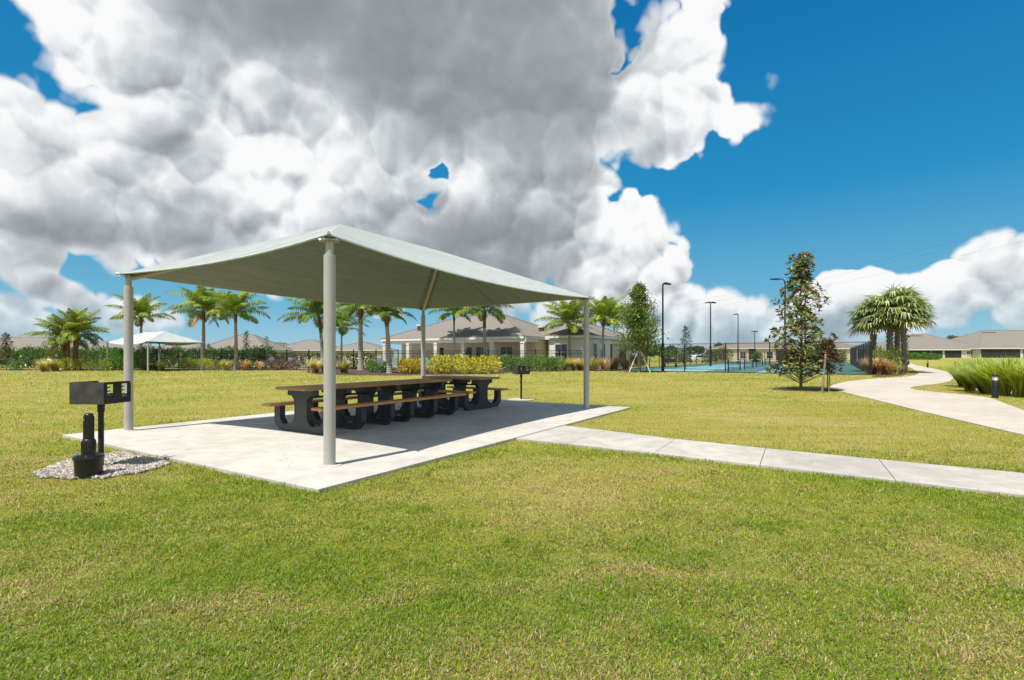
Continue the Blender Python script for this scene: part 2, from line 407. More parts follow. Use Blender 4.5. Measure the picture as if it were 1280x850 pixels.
# ------------------------------------------------------------------ lawn: one sheet to the horizon
def warp_axis(n, far, near=1.5):
    t = np.linspace(-1, 1, n); return np.sinh(t * near * 4) / np.sinh(near * 4) * far
gx = warp_axis(181, 1500.0); gy = warp_axis(181, 1500.0) + 20
XX, YY = np.meshgrid(gx, gy, indexing='ij'); ZZ = gh(XX, YY)
nv = XX.size; me = bpy.data.meshes.new('lawn')
me.vertices.add(nv); me.vertices.foreach_set('co', np.stack([XX, YY, ZZ], -1).astype(np.float32).reshape(-1))
ii, jj = np.meshgrid(np.arange(180), np.arange(180), indexing='ij')
q = np.stack([ii * 181 + jj, (ii + 1) * 181 + jj, (ii + 1) * 181 + jj + 1, ii * 181 + jj + 1], -1).reshape(-1)
me.loops.add(len(q)); me.loops.foreach_set('vertex_index', q.astype(np.int32))
me.polygons.add(len(q) // 4); me.polygons.foreach_set('loop_start', np.arange(0, len(q), 4, dtype=np.int32))
me.update(calc_edges=True); me.materials.append(lawn_m)
o = bpy.data.objects.new('lawn', me); COL.objects.link(o); tag(o, kind='structure')

# ------------------------------------------------------------------ flat sheets given by an outline
def sheet(name, poly, z, mat, thick=0.0, seg=1.2):
    """poly: list of (x, y); a slab with its top z above the lawn"""
    bm = bmesh.new()
    top = [bm.verts.new((x, y, float(gh(x, y)) + z)) for x, y in poly]
    f = bm.faces.new(top)
    if f.normal.z < 0: f.normal_flip()
    if thick > 0:
        r = bmesh.ops.extrude_face_region(bm, geom=[f])
        for v in [e for e in r['geom'] if isinstance(e, bmesh.types.BMVert)]: v.co.z -= 0.0
        for v in top: v.co.z -= thick
    bmesh.ops.recalc_face_normals(bm, faces=bm.faces)
    bmesh.ops.triangulate(bm, faces=[f for f in bm.faces if len(f.verts) > 4])
    me = bpy.data.meshes.new(name); bm.to_mesh(me); bm.free(); me.materials.append(mat)
    o = bpy.data.objects.new(name, me); COL.objects.link(o); tag(o, kind='structure')
    return o
def spline(pts, n=8):
    P = [np.array(p, float) for p in pts]; out = []
    for i in range(len(P) - 1):
        a, b_, c, d = P[max(i - 1, 0)], P[i], P[i + 1], P[min(i + 2, len(P) - 1)]
        for k in range(n):
            t = k / n
            out.append(0.5 * (2 * b_ + (c - a) * t + (2 * a - 5 * b_ + 4 * c - d) * t * t + (3 * b_ - a - 3 * c + d) * t ** 3))
    out.append(P[-1]); return [tuple(p) for p in out]

# the slab under the shade structure: cast in bays with sawn joints
PAD_L, PAD_W, PAD_T = 9.6, 6.72, 0.045
pb = MB(); gap = 0.012
us = [0, 3.2, 6.4, 9.6]; vs_ = [0, 3.36, 6.72]
for i in range(3):
    for j in range(2):
        u0, u1, v0, v1 = us[i] + gap / 2 * (i > 0), us[i + 1] - gap / 2 * (i < 2), vs_[j] + gap / 2 * (j > 0), vs_[j + 1] - gap / 2 * (j < 1)
        c = loc((u0 + u1) / 2, (v0 + v1) / 2)
        pb.box((c[0], c[1], PAD_T - 0.09), (u1 - u0, v1 - v0, 0.18), YAW)
o = pb.build('pavement', pad_m, bevel=0.004); tag(o, kind='structure')
jb = MB(); c = loc(4.8, 3.36); jb.box((c[0], c[1], -0.05), (9.56, 6.68, 0.16), YAW)
o = jb.build('pavement_bed', simple('dark joint', (0.16, 0.15, 0.13), 0.95)); tag(o, kind='structure')

# sidewalk from the slab towards the right edge of the photo
top_px = [(705, 534), (866, 554), (1003, 568), (1280, 595)]; low_px = [(652, 550.5), (841, 572), (997, 590), (1280, 623)]
te = [np.array(G(*p)) for p in top_px]; le = [np.array(G(*p)) for p in low_px]
te[0] = np.array(loc(5.62, -0.012)); le[0] = np.array(loc(3.82, -0.012))
for e in (te, le): e.append(e[-1] + (e[-1] - e[-2]) / np.linalg.norm(e[-1] - e[-2]) * 9.0)
def lerp_line(e, t):                       # t in metres along
    for a, b_ in zip(e[:-1], e[1:]):
        L = np.linalg.norm(b_ - a)
        if t <= L: return a + (b_ - a) * t / L
        t -= L
    return e[-1]
wb = MB(); s_t = [0, 0.95, 2.3, 3.65, 5.0, 6.35, 7.7, 9.05, 10.4, 11.75]; s_l = [0, 0.95, 2.3, 3.65, 5.0, 6.35, 7.7, 9.05, 10.4, 11.75]
for i in range(len(s_t) - 1):
    g_ = 0.0035
    a, b_ = lerp_line(te, s_t[i] + (g_ if i else 0)), lerp_line(te, s_t[i + 1] - g_); c, d = lerp_line(le, s_l[i + 1] - g_), lerp_line(le, s_l[i] + (g_ if i else 0))
    wb.prism([tuple(a), tuple(b_), tuple(c), tuple(d)], -0.06, 0.036)
o = wb.build('sidewalk', walk_m, bevel=0.004); tag(o, kind='structure')
SIDEWALK = [tuple(p) for p in te] + [tuple(p) for p in le[::-1]]
o = sheet('sidewalk_bed', [tuple(p) for p in te] + [tuple(p) for p in le[::-1]], 0.018, bpy.data.materials['dark joint'])

# curving path on the right
left_px = [(1128, 456.6), (1139, 460.5), (1148, 466), (1143, 469.5), (1122, 472), (1090, 474), (1062, 477), (1044, 481), (1038, 485), (1048, 489), (1066, 493.5), (1100, 502), (1150, 514.5), (1200, 526.5), (1280, 545)]
right_px = [(1138, 455.8), (1162, 460), (1184, 465), (1191, 470), (1188, 476.5), (1170, 480.5), (1150, 482.7), (1138, 485), (1146, 488), (1172, 491), (1212, 494.6), (1238, 498.5), (1256, 505), (1280, 514)]
lw = [G(*p) for p in spline(left_px, 6)]; rw = [G(*p) for p in spline(right_px, 6)]
lw.append((lw[-1][0] + 6, lw[-1][1] - 2.4)); rw.append((rw[-1][0] + 6, rw[-1][1] - 3.0))
PATH = lw + rw[::-1]
sheet('path', PATH, 0.024, path_m, thick=0.06)

# ------------------------------------------------------------------ courts
C0 = np.array([25.1, 35.7])
court_base = simple('court green acrylic', (0.05, 0.14, 0.115), 0.75, var=0.14, scale=0.8)
court_blue = simple('court blue acrylic', (0.055, 0.14, 0.142), 0.75, var=0.12, scale=0.8)
court_light = simple('court pale blue acrylic', (0.19, 0.42, 0.45), 0.75, var=0.08, scale=0.8)
line_m = simple('white line paint', (0.75, 0.76, 0.74), 0.7, var=0.05)
def rect(u0, u1, v0, v1, o=C0): return [loc(u0, v0, o), loc(u1, v0, o), loc(u1, v1, o), loc(u0, v1, o)]
sheet('court', rect(-0.1, 70, -0.1, 19.4), 0.02, court_base, 0.08)
sheet('court_inner', rect(0.35, 46, 2.2, 16.6), 0.026, court_blue)
for k, u0 in enumerate((1.2, 10.6, 20.0, 29.4)):
    sheet('court_box', rect(u0, u0 + 6.1, 2.9, 7.3), 0.031, court_light); sheet('court_box', rect(u0, u0 + 6.1, 11.6, 16.0), 0.031, court_light)
    lb = MB()
    for a0, a1, b0, b1 in ((u0 - .05, u0, 2.85, 16.05), (u0 + 6.1, u0 + 6.15, 2.85, 16.05), (u0, u0 + 6.1, 2.85, 2.9), (u0, u0 + 6.1, 16.0, 16.05), (u0, u0 + 6.1, 7.32, 7.37), (u0, u0 + 6.1, 11.53, 11.58)):
        c = loc((a0 + a1) / 2, (b0 + b1) / 2, C0); lb.box((c[0], c[1], 0.0335), (a1 - a0, b1 - b0, 0.003), YAW)
    tag(lb.build('court_lines', line_m), kind='structure')
sheet('court_walk', rect(70, 73, -4, 24), 0.03, path_m)
# planting beds of bark mulch
bed1 = spline([G(384, 466), G(400, 468.2), G(440, 469.2), G(500, 469.5), G(560, 468.4), G(625, 466.6), G(652, 464.6)], 5) + [G(650, 460.5), G(560, 460.5), G(470, 460.5), G(384, 461.5)]
sheet('mulch_bed', bed1, 0.025, mulch_m, 0.05)
sheet('mulch_bed', [at(-60, 47.0), at(384, 47.0), at(384, 51), at(-60, 51)], 0.025, mulch_m, 0.05)
sheet('mulch_bed', [at(652, 45.5), at(790, 44.5), at(790, 49), at(652, 50)], 0.025, mulch_m, 0.05)
def disc(cx, cy, rx, ry, n=22): return [(cx + rx * math.cos(6.2832 * k / n) * (1 + .08 * math.sin(3 * k)), cy + ry * math.sin(6.2832 * k / n)) for k in range(n)]
MAG = G(1001, 487.5)
sheet('mulch_ring', disc(MAG[0] + 0.35, MAG[1], 1.35, 0.75), 0.03, mulch_m, 0.05)
OAK = G(799, 465.2)
sheet('mulch_ring', disc(OAK[0], OAK[1], 1.2, 0.9), 0.03, mulch_m, 0.05)
SAB = G(1110, 467)
sheet('mulch_bed', [G(1090, 471.5), G(1110, 471), G(1128, 469.5), G(1136, 466), G(1124, 463), G(1094, 464.5)], 0.02, mulch_m, 0.04)
# pool deck behind the fence
deck_m = concrete('pool deck', (0.42, 0.39, 0.35), dirt=0.5)
sheet('pool_deck', [at(200, 53.5), at(640, 50), at(700, 60), at(480, 70), at(200, 66)], 0.015, deck_m)
sheet('road', [(-140, 84), (140, 84 + 30), (140, 90 + 30), (-140, 90)], 0.02, simple('asphalt', (0.05, 0.05, 0.052), 0.9)) if False else None

# ------------------------------------------------------------------ gravel round the barbecue
GRV = [G(*p) for p in [(40, 594), (62, 585), (96, 573), (128, 570), (152, 566), (170, 571), (206, 578), (212, 581), (192, 588), (172, 593), (150, 595), (128, 600), (108, 598), (88, 601), (66, 598), (52, 599)]]
sheet('gravel_bed', GRV, 0.012, simple('gravel fines', (0.30, 0.26, 0.21), 0.95, var=0.4, scale=30, bump=0.6, bscale=60))
def inside(px_, py_, poly):
    poly = np.asarray(poly); x, y = np.asarray(px_), np.asarray(py_); r = np.zeros(x.shape, bool); j = len(poly) - 1
    for i in range(len(poly)):
        xi, yi = poly[i]; xj, yj = poly[j]
        if yi != yj:
            r ^= ((yi > y) != (yj > y)) & (x < (xj - xi) * (y - yi) / (yj - yi) + xi)
        j = i
    return r
ga = np.array(GRV); n = 13000
gxp = rng.uniform(ga[:, 0].min(), ga[:, 0].max(), n); gyp = rng.uniform(ga[:, 1].min(), ga[:, 1].max(), n)
k = inside(gxp, gyp, GRV) | (rng.random(n) < .05) & inside(gxp + rng.normal(size=n) * .12, gyp + rng.normal(size=n) * .08, GRV); gxp, gyp = gxp[k], gyp[k]; n = len(gxp)
ico = bmesh.new(); bmesh.ops.create_icosphere(ico, subdivisions=1, radius=1.0)
iv = np.array([v.co[:] for v in ico.verts]); itri = np.array([[v.index for v in f.verts] for f in ico.faces]); ico.free()
st_s = rng.uniform(0.007, 0.018, n)
sv = iv[None] * (1 + 0.25 * rng.normal(size=(n, len(iv), 1))) * st_s[:, None, None] * rng.uniform(0.6, 1.3, (n, 1, 3))
ang = rng.uniform(0, 6.28, n); ca, sa = np.cos(ang)[:, None], np.sin(ang)[:, None]
sv = np.stack([sv[..., 0] * ca - sv[..., 1] * sa, sv[..., 0] * sa + sv[..., 1] * ca, sv[..., 2]], -1)
sv += np.stack([gxp, gyp, 0.014 + st_s * rng.uniform(0.0, 0.8, n)], -1)[:, None, :]
sq = sv[:, itri]                                                      # n, 20, 3, 3
me = bpy.data.meshes.new('gravel'); N = n * len(itri)
me.vertices.add(n * len(iv)); me.vertices.foreach_set('co', sv.astype(np.float32).reshape(-1))
tri = (itri[None] + (np.arange(n) * len(iv))[:, None, None]).reshape(-1)
me.loops.add(len(tri)); me.loops.foreach_set('vertex_index', tri.astype(np.int32))
me.polygons.add(N); me.polygons.foreach_set('loop_start', np.arange(0, 3 * N, 3, dtype=np.int32))
a = me.attributes.new('leafcol', 'FLOAT_COLOR', 'POINT')
gc = np.array([(0.50, 0.45, 0.39), (0.34, 0.29, 0.24), (0.62, 0.59, 0.55), (0.42, 0.33, 0.25), (0.22, 0.20, 0.18)])[rng.integers(0, 5, n)] * rng.uniform(0.70, 1.05, (n, 1))
c4 = np.ones((n, len(iv), 4), np.float32); c4[:, :, :3] = gc[:, None, :]; a.data.foreach_set('color', c4.reshape(-1))
me.update(calc_edges=True)
gm, nt, b = new_mat('river pebbles'); nt.link(nt.node('ShaderNodeAttribute', attribute_name='leafcol').outputs['Color'], b.inputs['Base Color']); b.inputs['Roughness'].default_value = 0.8
me.materials.append(gm); o = bpy.data.objects.new('gravel', me); COL.objects.link(o); tag(o, kind='stuff')

# ------------------------------------------------------------------ grass blades: dense near the camera, thinning with distance
grass_m = leaf_mat('grass blade', trans=0.38, rough=0.5, gloss=0.10)
PADQ = [loc(0, 0), loc(9.6, 0), loc(9.6, 6.72), loc(0, 6.72)]
def no_grass(x, y):
    """trimmed by a hair so blades lean over the edges"""
    r = inside(x, y, [loc(.03, .03), loc(9.57, .03), loc(9.57, 6.69), loc(.03, 6.69)]) | inside(x, y, SIDEWALK) | inside(x, y, PATH) | inside(x, y, rect(-0.1, 73, -0.1, 19.4))
    r |= inside(x, y, bed1) | (((x - MAG[0] - .35) / 1.3) ** 2 + ((y - MAG[1]) / .7) ** 2 < 1) | (((x - OAK[0]) / 1.15) ** 2 + ((y - OAK[1]) / .85) ** 2 < 1)
    k = inside(x, y, GRV); ek = sum(inside(x + dx, y + dy, GRV).astype(int) for dx, dy in ((.07, 0), (-.07, 0), (0, .07), (0, -.07)))
    r |= k & (rng.random(x.shape) > np.where(ek == 4, 0.015, 0.45))
    return r
NB = 900000
# distance drawn so that the density falls with about the square of the distance
t = rng.random(NB); zn, zf = 1.9, 62.0
y = 1.0 / ((1 - t) / zn + t / zf)
y = np.where(rng.random(NB) < 0.34, zn * (zf / zn) ** rng.random(NB), y)
x = rng.uniform(-1.10, 1.10, NB) * (y + 0.3)
k = ~no_grass(x, y); x, y = x[k], y[k]; n = len(x)
px_s = y / (F * 0.8)                                               # size of one picture pixel here: keeps far blades from vanishing
tn = fbm(x, y, 1.5, 4, 1); patch = fbm(x, y, 3.6, 3, 11); clump = fbm(x, y, .17, 3, 21)
band = np.exp(-((y - 3.05 - 0.10 * np.sin(x * 1.7) - 0.10 * x - .12 * vnoise(x, y, .5, 31)) / 0.12) ** 2) * sstep(-2.6, -1.6, x) * sstep(2.3, 1.2, x)   # line of thatch left by the mower
def edge_dist(poly):
    P_ = np.asarray(poly); d = np.full(len(x), 9.0)
    for a_, b_ in zip(P_, np.roll(P_, -1, 0)):
        ab = b_ - a_; t_ = np.clip(((x - a_[0]) * ab[0] + (y - a_[1]) * ab[1]) / (ab @ ab), 0, 1)
        d = np.minimum(d, np.hypot(x - a_[0] - ab[0] * t_, y - a_[1] - ab[1] * t_))
    return d
fresh = np.exp(-(np.minimum(edge_dist(PADQ), edge_dist(SIDEWALK)) / .55) ** 2)        # greener where the slab drains into the turf
green_l = sstep(.5, -2.5, x) * sstep(2.6, 3.6, y) * sstep(6.5, 5.0, y)
weed = np.clip((fbm(x, y, .42, 2, 51) - .62) * 3.5, 0, 1) * (y < 9) * .45                # tufts of coarser dark grass
dryness = np.clip(0.54 + 0.30 * tn + 0.42 * patch + 0.12 * clump - .5 * weed + 0.40 * band + 0.16 * sstep(-0.8, .8, x) * sstep(5.0, 3.2, y) + 0.10 * sstep(3.1, 2.5, y) + 0.06 * sstep(7, 12, y) - .30 * fresh - .14 * green_l, 0.03, 0.88)
isdry = rng.random(n) < dryness
green_a, green_b = np.array([0.21, 0.32, 0.016]), np.array([0.44, 0.46, 0.042])
mixk = np.clip(0.42 + 0.42 * patch + 0.25 * tn - .30 * weed + 0.28 * rng.normal(size=n) + 0.28 * sstep(5, 11, y) - .3 * fresh + .16 * np.sin((y - .16 * x + .5 * vnoise(x, y, 6, 41)) * 5.2) * sstep(6, 10, y), 0, 1)[:, None]
C = green_a * (1 - mixk) + green_b * mixk
dryc = np.array([(0.56, 0.43, 0.19), (0.40, 0.27, 0.11), (0.64, 0.52, 0.27)])[rng.integers(0, 3, n)]
C[isdry] = dryc[isdry]; C *= (1 - .13 * sstep(5, 12, y))[:, None]; C *= 1 + (rng.uniform(0.62, 1.32, (n, 1)) - 1) * np.clip(9 / y, .25, 1)[:, None]
fl = (rng.random(n) < 0.00009) & (y < 6); C[fl] = (0.75, 0.62, 0.05)
hgt = rng.uniform(0.015, 0.040, n) * np.where(isdry, 0.9, 1.0) * (1 + .45 * np.clip(clump, -1, 1)) * (1 + .35 * fresh + .5 * weed)
wid = np.maximum(rng.uniform(0.0030, 0.0062, n), px_s * rng.uniform(0.35, 0.75, n))
hgt = np.maximum(hgt, px_s * 0.9)
az = rng.uniform(0, 6.283, n); lean = rng.uniform(0.1, 1.45, n) + 0.35 * isdry
dirx, diry = np.cos(az), np.sin(az); sx, sy = -np.sin(az + rng.normal(size=n) * .6), np.cos(az)
z0 = gh(x, y)
base = np.stack([x, y, z0 - 0.004], -1)
side = np.stack([sx, sy, np.zeros(n)], -1) * wid[:, None] / 2
m1 = base + np.stack([dirx * np.sin(lean * .45), diry * np.sin(lean * .45), np.cos(lean * .45)], -1) * (hgt * 0.55)[:, None]
tip = m1 + np.stack([dirx * np.sin(lean * 1.25), diry * np.sin(lean * 1.25), np.cos(lean * 1.25)], -1) * (hgt * 0.5)[:, None]
near = y < 7.5
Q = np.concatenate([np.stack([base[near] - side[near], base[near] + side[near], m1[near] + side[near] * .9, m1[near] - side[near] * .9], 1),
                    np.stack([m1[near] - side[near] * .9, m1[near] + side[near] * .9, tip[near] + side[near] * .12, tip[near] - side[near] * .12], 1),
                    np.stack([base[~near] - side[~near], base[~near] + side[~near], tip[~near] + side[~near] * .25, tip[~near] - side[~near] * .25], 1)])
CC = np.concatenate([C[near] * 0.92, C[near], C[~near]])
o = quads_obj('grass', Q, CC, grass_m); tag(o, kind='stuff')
# ------------------------------------------------------------------ shade structures
def fabric_mat(name, col, trans):
    m = bpy.data.materials.new(name); m.use_nodes = True; nt = NT(m.node_tree); nt.n.clear()
    tc = nt.node('ShaderNodeTexCoord').outputs['Object']
    mp = nt.node('ShaderNodeMapping'); mp.inputs['Scale'].default_value = (0.35, 9.0, 0.4); nt.link(tc, mp.inputs['Vector'])
    w_ = nt.noise(mp.outputs[0], 1.2, 4, 0.6); f_ = nt.noise(tc, 5, 4, 0.6)
    c0 = nt.mix(nt.ss(nt.math('ADD', nt.math('MULTIPLY', w_, .6), nt.math('MULTIPLY', f_, .4)), .35, .65), tuple(x * .90 for x in col), tuple(x * 1.06 for x in col))
    c = nt.mix(nt.node('ShaderNodeNewGeometry').outputs['Backfacing'], c0, nt.mix(1.0, c0, (.66, .68, .62), 'MULTIPLY'))   # shade painted in: cloth colour darkened on the underside
    sx_ = nt.node('ShaderNodeSeparateXYZ'); nt.link(tc, sx_.inputs[0])
    sl_ = nt.math('LESS_THAN', nt.math('FRACT', nt.math('MULTIPLY_ADD', sx_.outputs['X'], 1 / 1.95, .5)), .011)
    c = nt.mix(nt.math('MULTIPLY', sl_, .35), c, tuple(x * .45 for x in col))      # stitched joins between the cloth widths
    kn = nt.node('ShaderNodeTexWave'); kn.inputs['Scale'].default_value = 26; kn.inputs['Distortion'].default_value = 0.6; kn.bands_direction = 'Y'; nt.link(tc, kn.inputs['Vector'])
    nrm = nt.bump(nt.math('ADD', kn.outputs['Fac'], nt.math('MULTIPLY', w_, 2.0)), 0.25, 0.004)
    d = nt.node('ShaderNodeBsdfDiffuse'); nt.link(c, d.inputs['Color']); nt.link(nrm, d.inputs['Normal']); d.inputs['Roughness'].default_value = 0.6
    t = nt.node('ShaderNodeBsdfTranslucent'); nt.link(nt.mix(1.0, c, (0.80, 1.0, 0.72), 'MULTIPLY'), t.inputs['Color'])
    mx = nt.node('ShaderNodeMixShader'); mx.inputs[0].default_value = trans; nt.link(d.outputs[0], mx.inputs[1]); nt.link(t.outputs[0], mx.inputs[2])
    out = nt.node('ShaderNodeOutputMaterial'); nt.link(mx.outputs[0], out.inputs[0]); return m
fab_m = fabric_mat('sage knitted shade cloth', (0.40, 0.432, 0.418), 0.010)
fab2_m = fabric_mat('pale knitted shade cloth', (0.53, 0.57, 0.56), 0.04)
cable_m = simple('hem webbing', (0.42, 0.49, 0.46), 0.8)
def shade(name, p0, rz, L, W, H, inset, rise, label, fmat, r_post=0.071, base_z=PAD_T, dipL=0.11, dipS=0.04, inL=0.22, inS=0.18):
    """hip canopy; local x = long side, y = short side, first post at the origin"""
    root = empty(name, (p0[0], p0[1], 0), rz, label, 'shade structure')
    cs = [(0, 0), (L, 0), (L, W), (0, W)]
    A = np.array([inset, W / 2, H + rise]); B = np.array([L - inset, W / 2, H + rise])
    ov = 0.10; sgn = [(-1, -1), (1, -1), (1, 1), (-1, 1)]
    K = [np.array([c[0] + s[0] * ov, c[1] + s[1] * ov, H + 0.03]) for c, s in zip(cs, sgn)]
    mb = MB(); NS, NT_ = 28, 12
    def edge(a, b_, s, inn, inw, dip):
        k = 4 * s * (1 - s)
        return a + (b_ - a) * s + np.array(inn) * inw * k - np.array([0, 0, dip * k])
    def panel(a, b_, ta, tb, inn, inw, dip, sag):
        g = []
        for i in range(NS + 1):
            s = i / NS; e = edge(a, b_, s, inn, inw, dip); t_ = ta + (tb - ta) * s
            for j in range(NT_ + 1):
                t = j / NT_; p = e + (t_ - e) * t
                p = p - np.array([0, 0, sag * math.sin(math.pi * s) * math.sin(math.pi * t)])
                g.append(p)
        fs = [(i * (NT_ + 1) + j, (i + 1) * (NT_ + 1) + j, (i + 1) * (NT_ + 1) + j + 1, i * (NT_ + 1) + j + 1) for i in range(NS) for j in range(NT_)]
        mb.add(g, fs)
    panel(K[0], K[1], A, B, (0, 1, 0), inL, dipL, .05); panel(K[2], K[3], B, A, (0, -1, 0), inL, dipL, .05)
    panel(K[1], K[2], B, B, (-1, 0, 0), inS, dipS, .04); panel(K[3], K[0], A, A, (1, 0, 0), inS, dipS, .04)
    cano = mb.build('canopy', fmat, root, recalc=False)
    bm = bmesh.new(); bm.from_mesh(cano.data); bmesh.ops.remove_doubles(bm, verts=bm.verts, dist=1e-4)
    bmesh.ops.dissolve_degenerate(bm, edges=bm.edges, dist=1e-4); bmesh.ops.recalc_face_normals(bm, faces=bm.faces)
    if sum(f.normal.z for f in bm.faces) < 0: bmesh.ops.reverse_faces(bm, faces=bm.faces)
    bm.to_mesh(cano.data); bm.free()
    cano.data.polygons.foreach_set('use_smooth', [True] * len(cano.data.polygons)); cano.data.set_sharp_from_angle(angle=rad(12))
    # hem cable along each edge and the sewn seam up the middle of the ends
    for a, b_, inn, inw, dip in ((K[0], K[1], (0, 1, 0), inL, dipL), (K[2], K[3], (0, -1, 0), inL, dipL), (K[1], K[2], (-1, 0, 0), inS, dipS), (K[3], K[0], (1, 0, 0), inS, dipS)):
        h = MB(); h.tube([edge(a, b_, i / NS, inn, inw, dip) for i in range(NS + 1)], 0.014, 6); h.build('hem', cable_m, cano, smooth=True)
    seam_m = bpy.data.materials.get('folded seam') or simple('folded seam', (0.23, 0.27, 0.25), 0.85)
    for a, b_, T in ((K[1], K[2], B), (K[3], K[0], A)):
        sm = MB(); e = edge(a, b_, .5, ((-1, 0, 0) if T is B else (1, 0, 0)), inS, dipS)
        sm.tube([e + (T - e) * t - np.array([0, 0, .04 * math.sin(math.pi * t) + .012]) for t in np.linspace(0.02, .98, 10)], 0.016, 6)
        sm.build('seam', seam_m, cano)
    for (x, y), s in zip(cs, sgn):
        d = (A if x == 0 else B); dv = (d - np.array([x, y, H])); 
        pm = MB(); pm.tube([(x, y, base_z - 0.02), (x, y, H - 0.22)], r_post, 28); po = pm.build('post', post_m, root, smooth=True)
        nk = MB(); nk.tube([(x, y, H - 0.22), (x, y, H - 0.195), (x, y, H - 0.19), (x, y, H + 0.0)], [r_post * .98, r_post * .96, r_post * .68, r_post * .68], 20); nk.build('post_neck', post_m, po, smooth=True)
        hv = np.array([dv[0], dv[1], 0]); hv /= np.linalg.norm(hv); pv = np.array([-hv[1], hv[0], 0])
        br = MB()                                                # corner plate, turnbuckle arms and bolts
        c = np.array([x, y, H])
        ang = math.atan2(hv[1], hv[0])
        br.box(tuple(c + np.array([0, 0, -0.015])), (0.16, 0.20, 0.018), ang); br.tube([c - hv * .02 + np.array([0, 0, .02]), c - hv * .20 + np.array([0, 0, .035])], .02, 10)
        br.tube([c - hv * .02 + pv * .0, c + pv * .12 + np.array([0, 0, -.02])], .017, 8); br.tube([c, c - pv * .12 + np.array([0, 0, -.02])], .017, 8)
        br.lathe([(.055, -.04), (.06, -.03), (.06, .01), (.045, .03)], 16, tuple(c))
        br.build('corner_bracket', steel_m, po, smooth=True)
        bp = MB(); bp.lathe([(r_post + .075, 0), (r_post + .07, .010), (r_post + .004, .014), (r_post + .002, .03)], 24, (x, y, base_z)); bp.build('base_collar', pad_m if base_z > 0 else post_m, po, smooth=True)
        rm = MB(); n0 = np.array([x, y, H - .06]); n1 = d - np.array([0, 0, .07])
        rm.tube([n0, n0 + (n1 - n0) * .5 - np.array([0, 0, .015]), n1], .042, 14); rm.build('rafter', simple('rafter steel', (0.36, 0.31, 0.25), 0.45) if 'rafter steel' not in bpy.data.materials else bpy.data.materials['rafter steel'], root, smooth=True)
    rb = MB(); rb.tube([A - np.array([0, 0, .07]), B - np.array([0, 0, .07])], .042, 14); rb.build('ridge_beam', bpy.data.materials['rafter steel'], root, smooth=True)
    return root
SH0 = (-2.240, 6.269)
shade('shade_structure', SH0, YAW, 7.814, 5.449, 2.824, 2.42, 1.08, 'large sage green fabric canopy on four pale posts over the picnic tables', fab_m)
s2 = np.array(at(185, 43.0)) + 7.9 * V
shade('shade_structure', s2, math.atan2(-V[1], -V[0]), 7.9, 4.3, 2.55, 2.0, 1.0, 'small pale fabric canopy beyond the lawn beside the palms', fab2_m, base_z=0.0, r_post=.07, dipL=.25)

# ------------------------------------------------------------------ picnic tables
wood_m, nt, b = new_mat('brown recycled plank')
tc = nt.node('ShaderNodeTexCoord').outputs['Object']; mp = nt.node('ShaderNodeMapping'); mp.inputs['Scale'].default_value = (1.0, 14, 14); nt.link(tc, mp.inputs['Vector'])
w1 = nt.noise(mp.outputs[0], 3.0, 5, 0.65); w2 = nt.noise(tc, 2.5, 3)
c = nt.mix(nt.ss(w1, .3, .7), (0.34, 0.155, 0.065), (0.50, 0.26, 0.115)); c = nt.mix(nt.ss(w2, .45, .75, 0, .4), c, (0.22, 0.125, 0.07))
nt.put(b.inputs['Base Color'], c); b.inputs['Roughness'].default_value = 0.55; nt.put(b.inputs['Normal'], nt.bump(w1, .25, .004))
wood2_m, nt, b = new_mat('orange brown recycled plank')
tc = nt.node('ShaderNodeTexCoord').outputs['Object']; mp = nt.node('ShaderNodeMapping'); mp.inputs['Scale'].default_value = (1.0, 14, 14); nt.link(tc, mp.inputs['Vector'])
w1 = nt.noise(mp.outputs[0], 3.0, 5, 0.65)
nt.put(b.inputs['Base Color'], nt.mix(nt.ss(w1, .3, .7), (0.50, 0.23, 0.07), (0.68, 0.35, 0.12))); b.inputs['Roughness'].default_value = 0.5; nt.put(b.inputs['Normal'], nt.bump(w1, .25, .004))
frame_m = simple('charcoal moulded plastic', (0.038, 0.041, 0.045), 0.5, var=0.15, scale=8, bump=0.15, bscale=90)
T_L, T_H = 1.95, 0.80
def frame_poly():
    r = [(0.0, 0.0), (0.30, 0.0), (0.32, 0.015), (0.60, 0.015), (0.735, 0.125), (0.75, 0.16), (0.75, 0.435), (0.59, 0.435), (0.59, 0.225), (0.505, 0.125), (0.27, 0.125), (0.185, 0.215), (0.17, 0.26),
         (0.17, 0.52), (0.185, 0.57), (0.255, 0.64), (0.35, 0.645), (0.36, 0.66), (0.36, 0.742)]
    return r + [(-x, z) for x, z in r[::-1] if x > 0]
def make_table():
    root = empty('picnic_table', (0, 0, 0))
    tb = MB()
    for k in range(5): tb.box((0, -0.336 + 0.168 * k, T_H - 0.027), (T_L, 0.163, 0.048))
    tb.build('tabletop', wood_m, root, bevel=.006)
    for s in (-1, 1):
        bb = MB()
        for k in (-1, 1): bb.box((0, s * 0.70 + k * 0.068, 0.46), (T_L, 0.131, 0.045))
        bb.build('bench_seat', wood2_m, root, bevel=.006)
    for x in (-0.715, 0.0, 0.715):
        fm = MB(); fm.prism(frame_poly(), -0.055, 0.055, Matrix(((0, 0, 1, x), (1, 0, 0, 0), (0, 1, 0, 0), (0, 0, 0, 1))))
        fr = fm.build('frame', frame_m, root)
        bm = bmesh.new(); bm.from_mesh(fr.data)
        big = [f for f in bm.faces if len(f.verts) > 8]
        r_ = bmesh.ops.inset_individual(bm, faces=big, thickness=.022, depth=-.009)          # moulded recess on both faces
        bm.to_mesh(fr.data); bm.free()
    tie = MB(); tie.tube([(-.715, 0, .60), (.715, 0, .60)], .022, 10); tie.build('tie_bar', frame_m, root)
    return root
tbl = make_table(); TAB = []
T3F = np.array([-0.69, 12.87]); a3 = np.array([0.825, -0.565])
T3C = T3F - 0.80 * a3
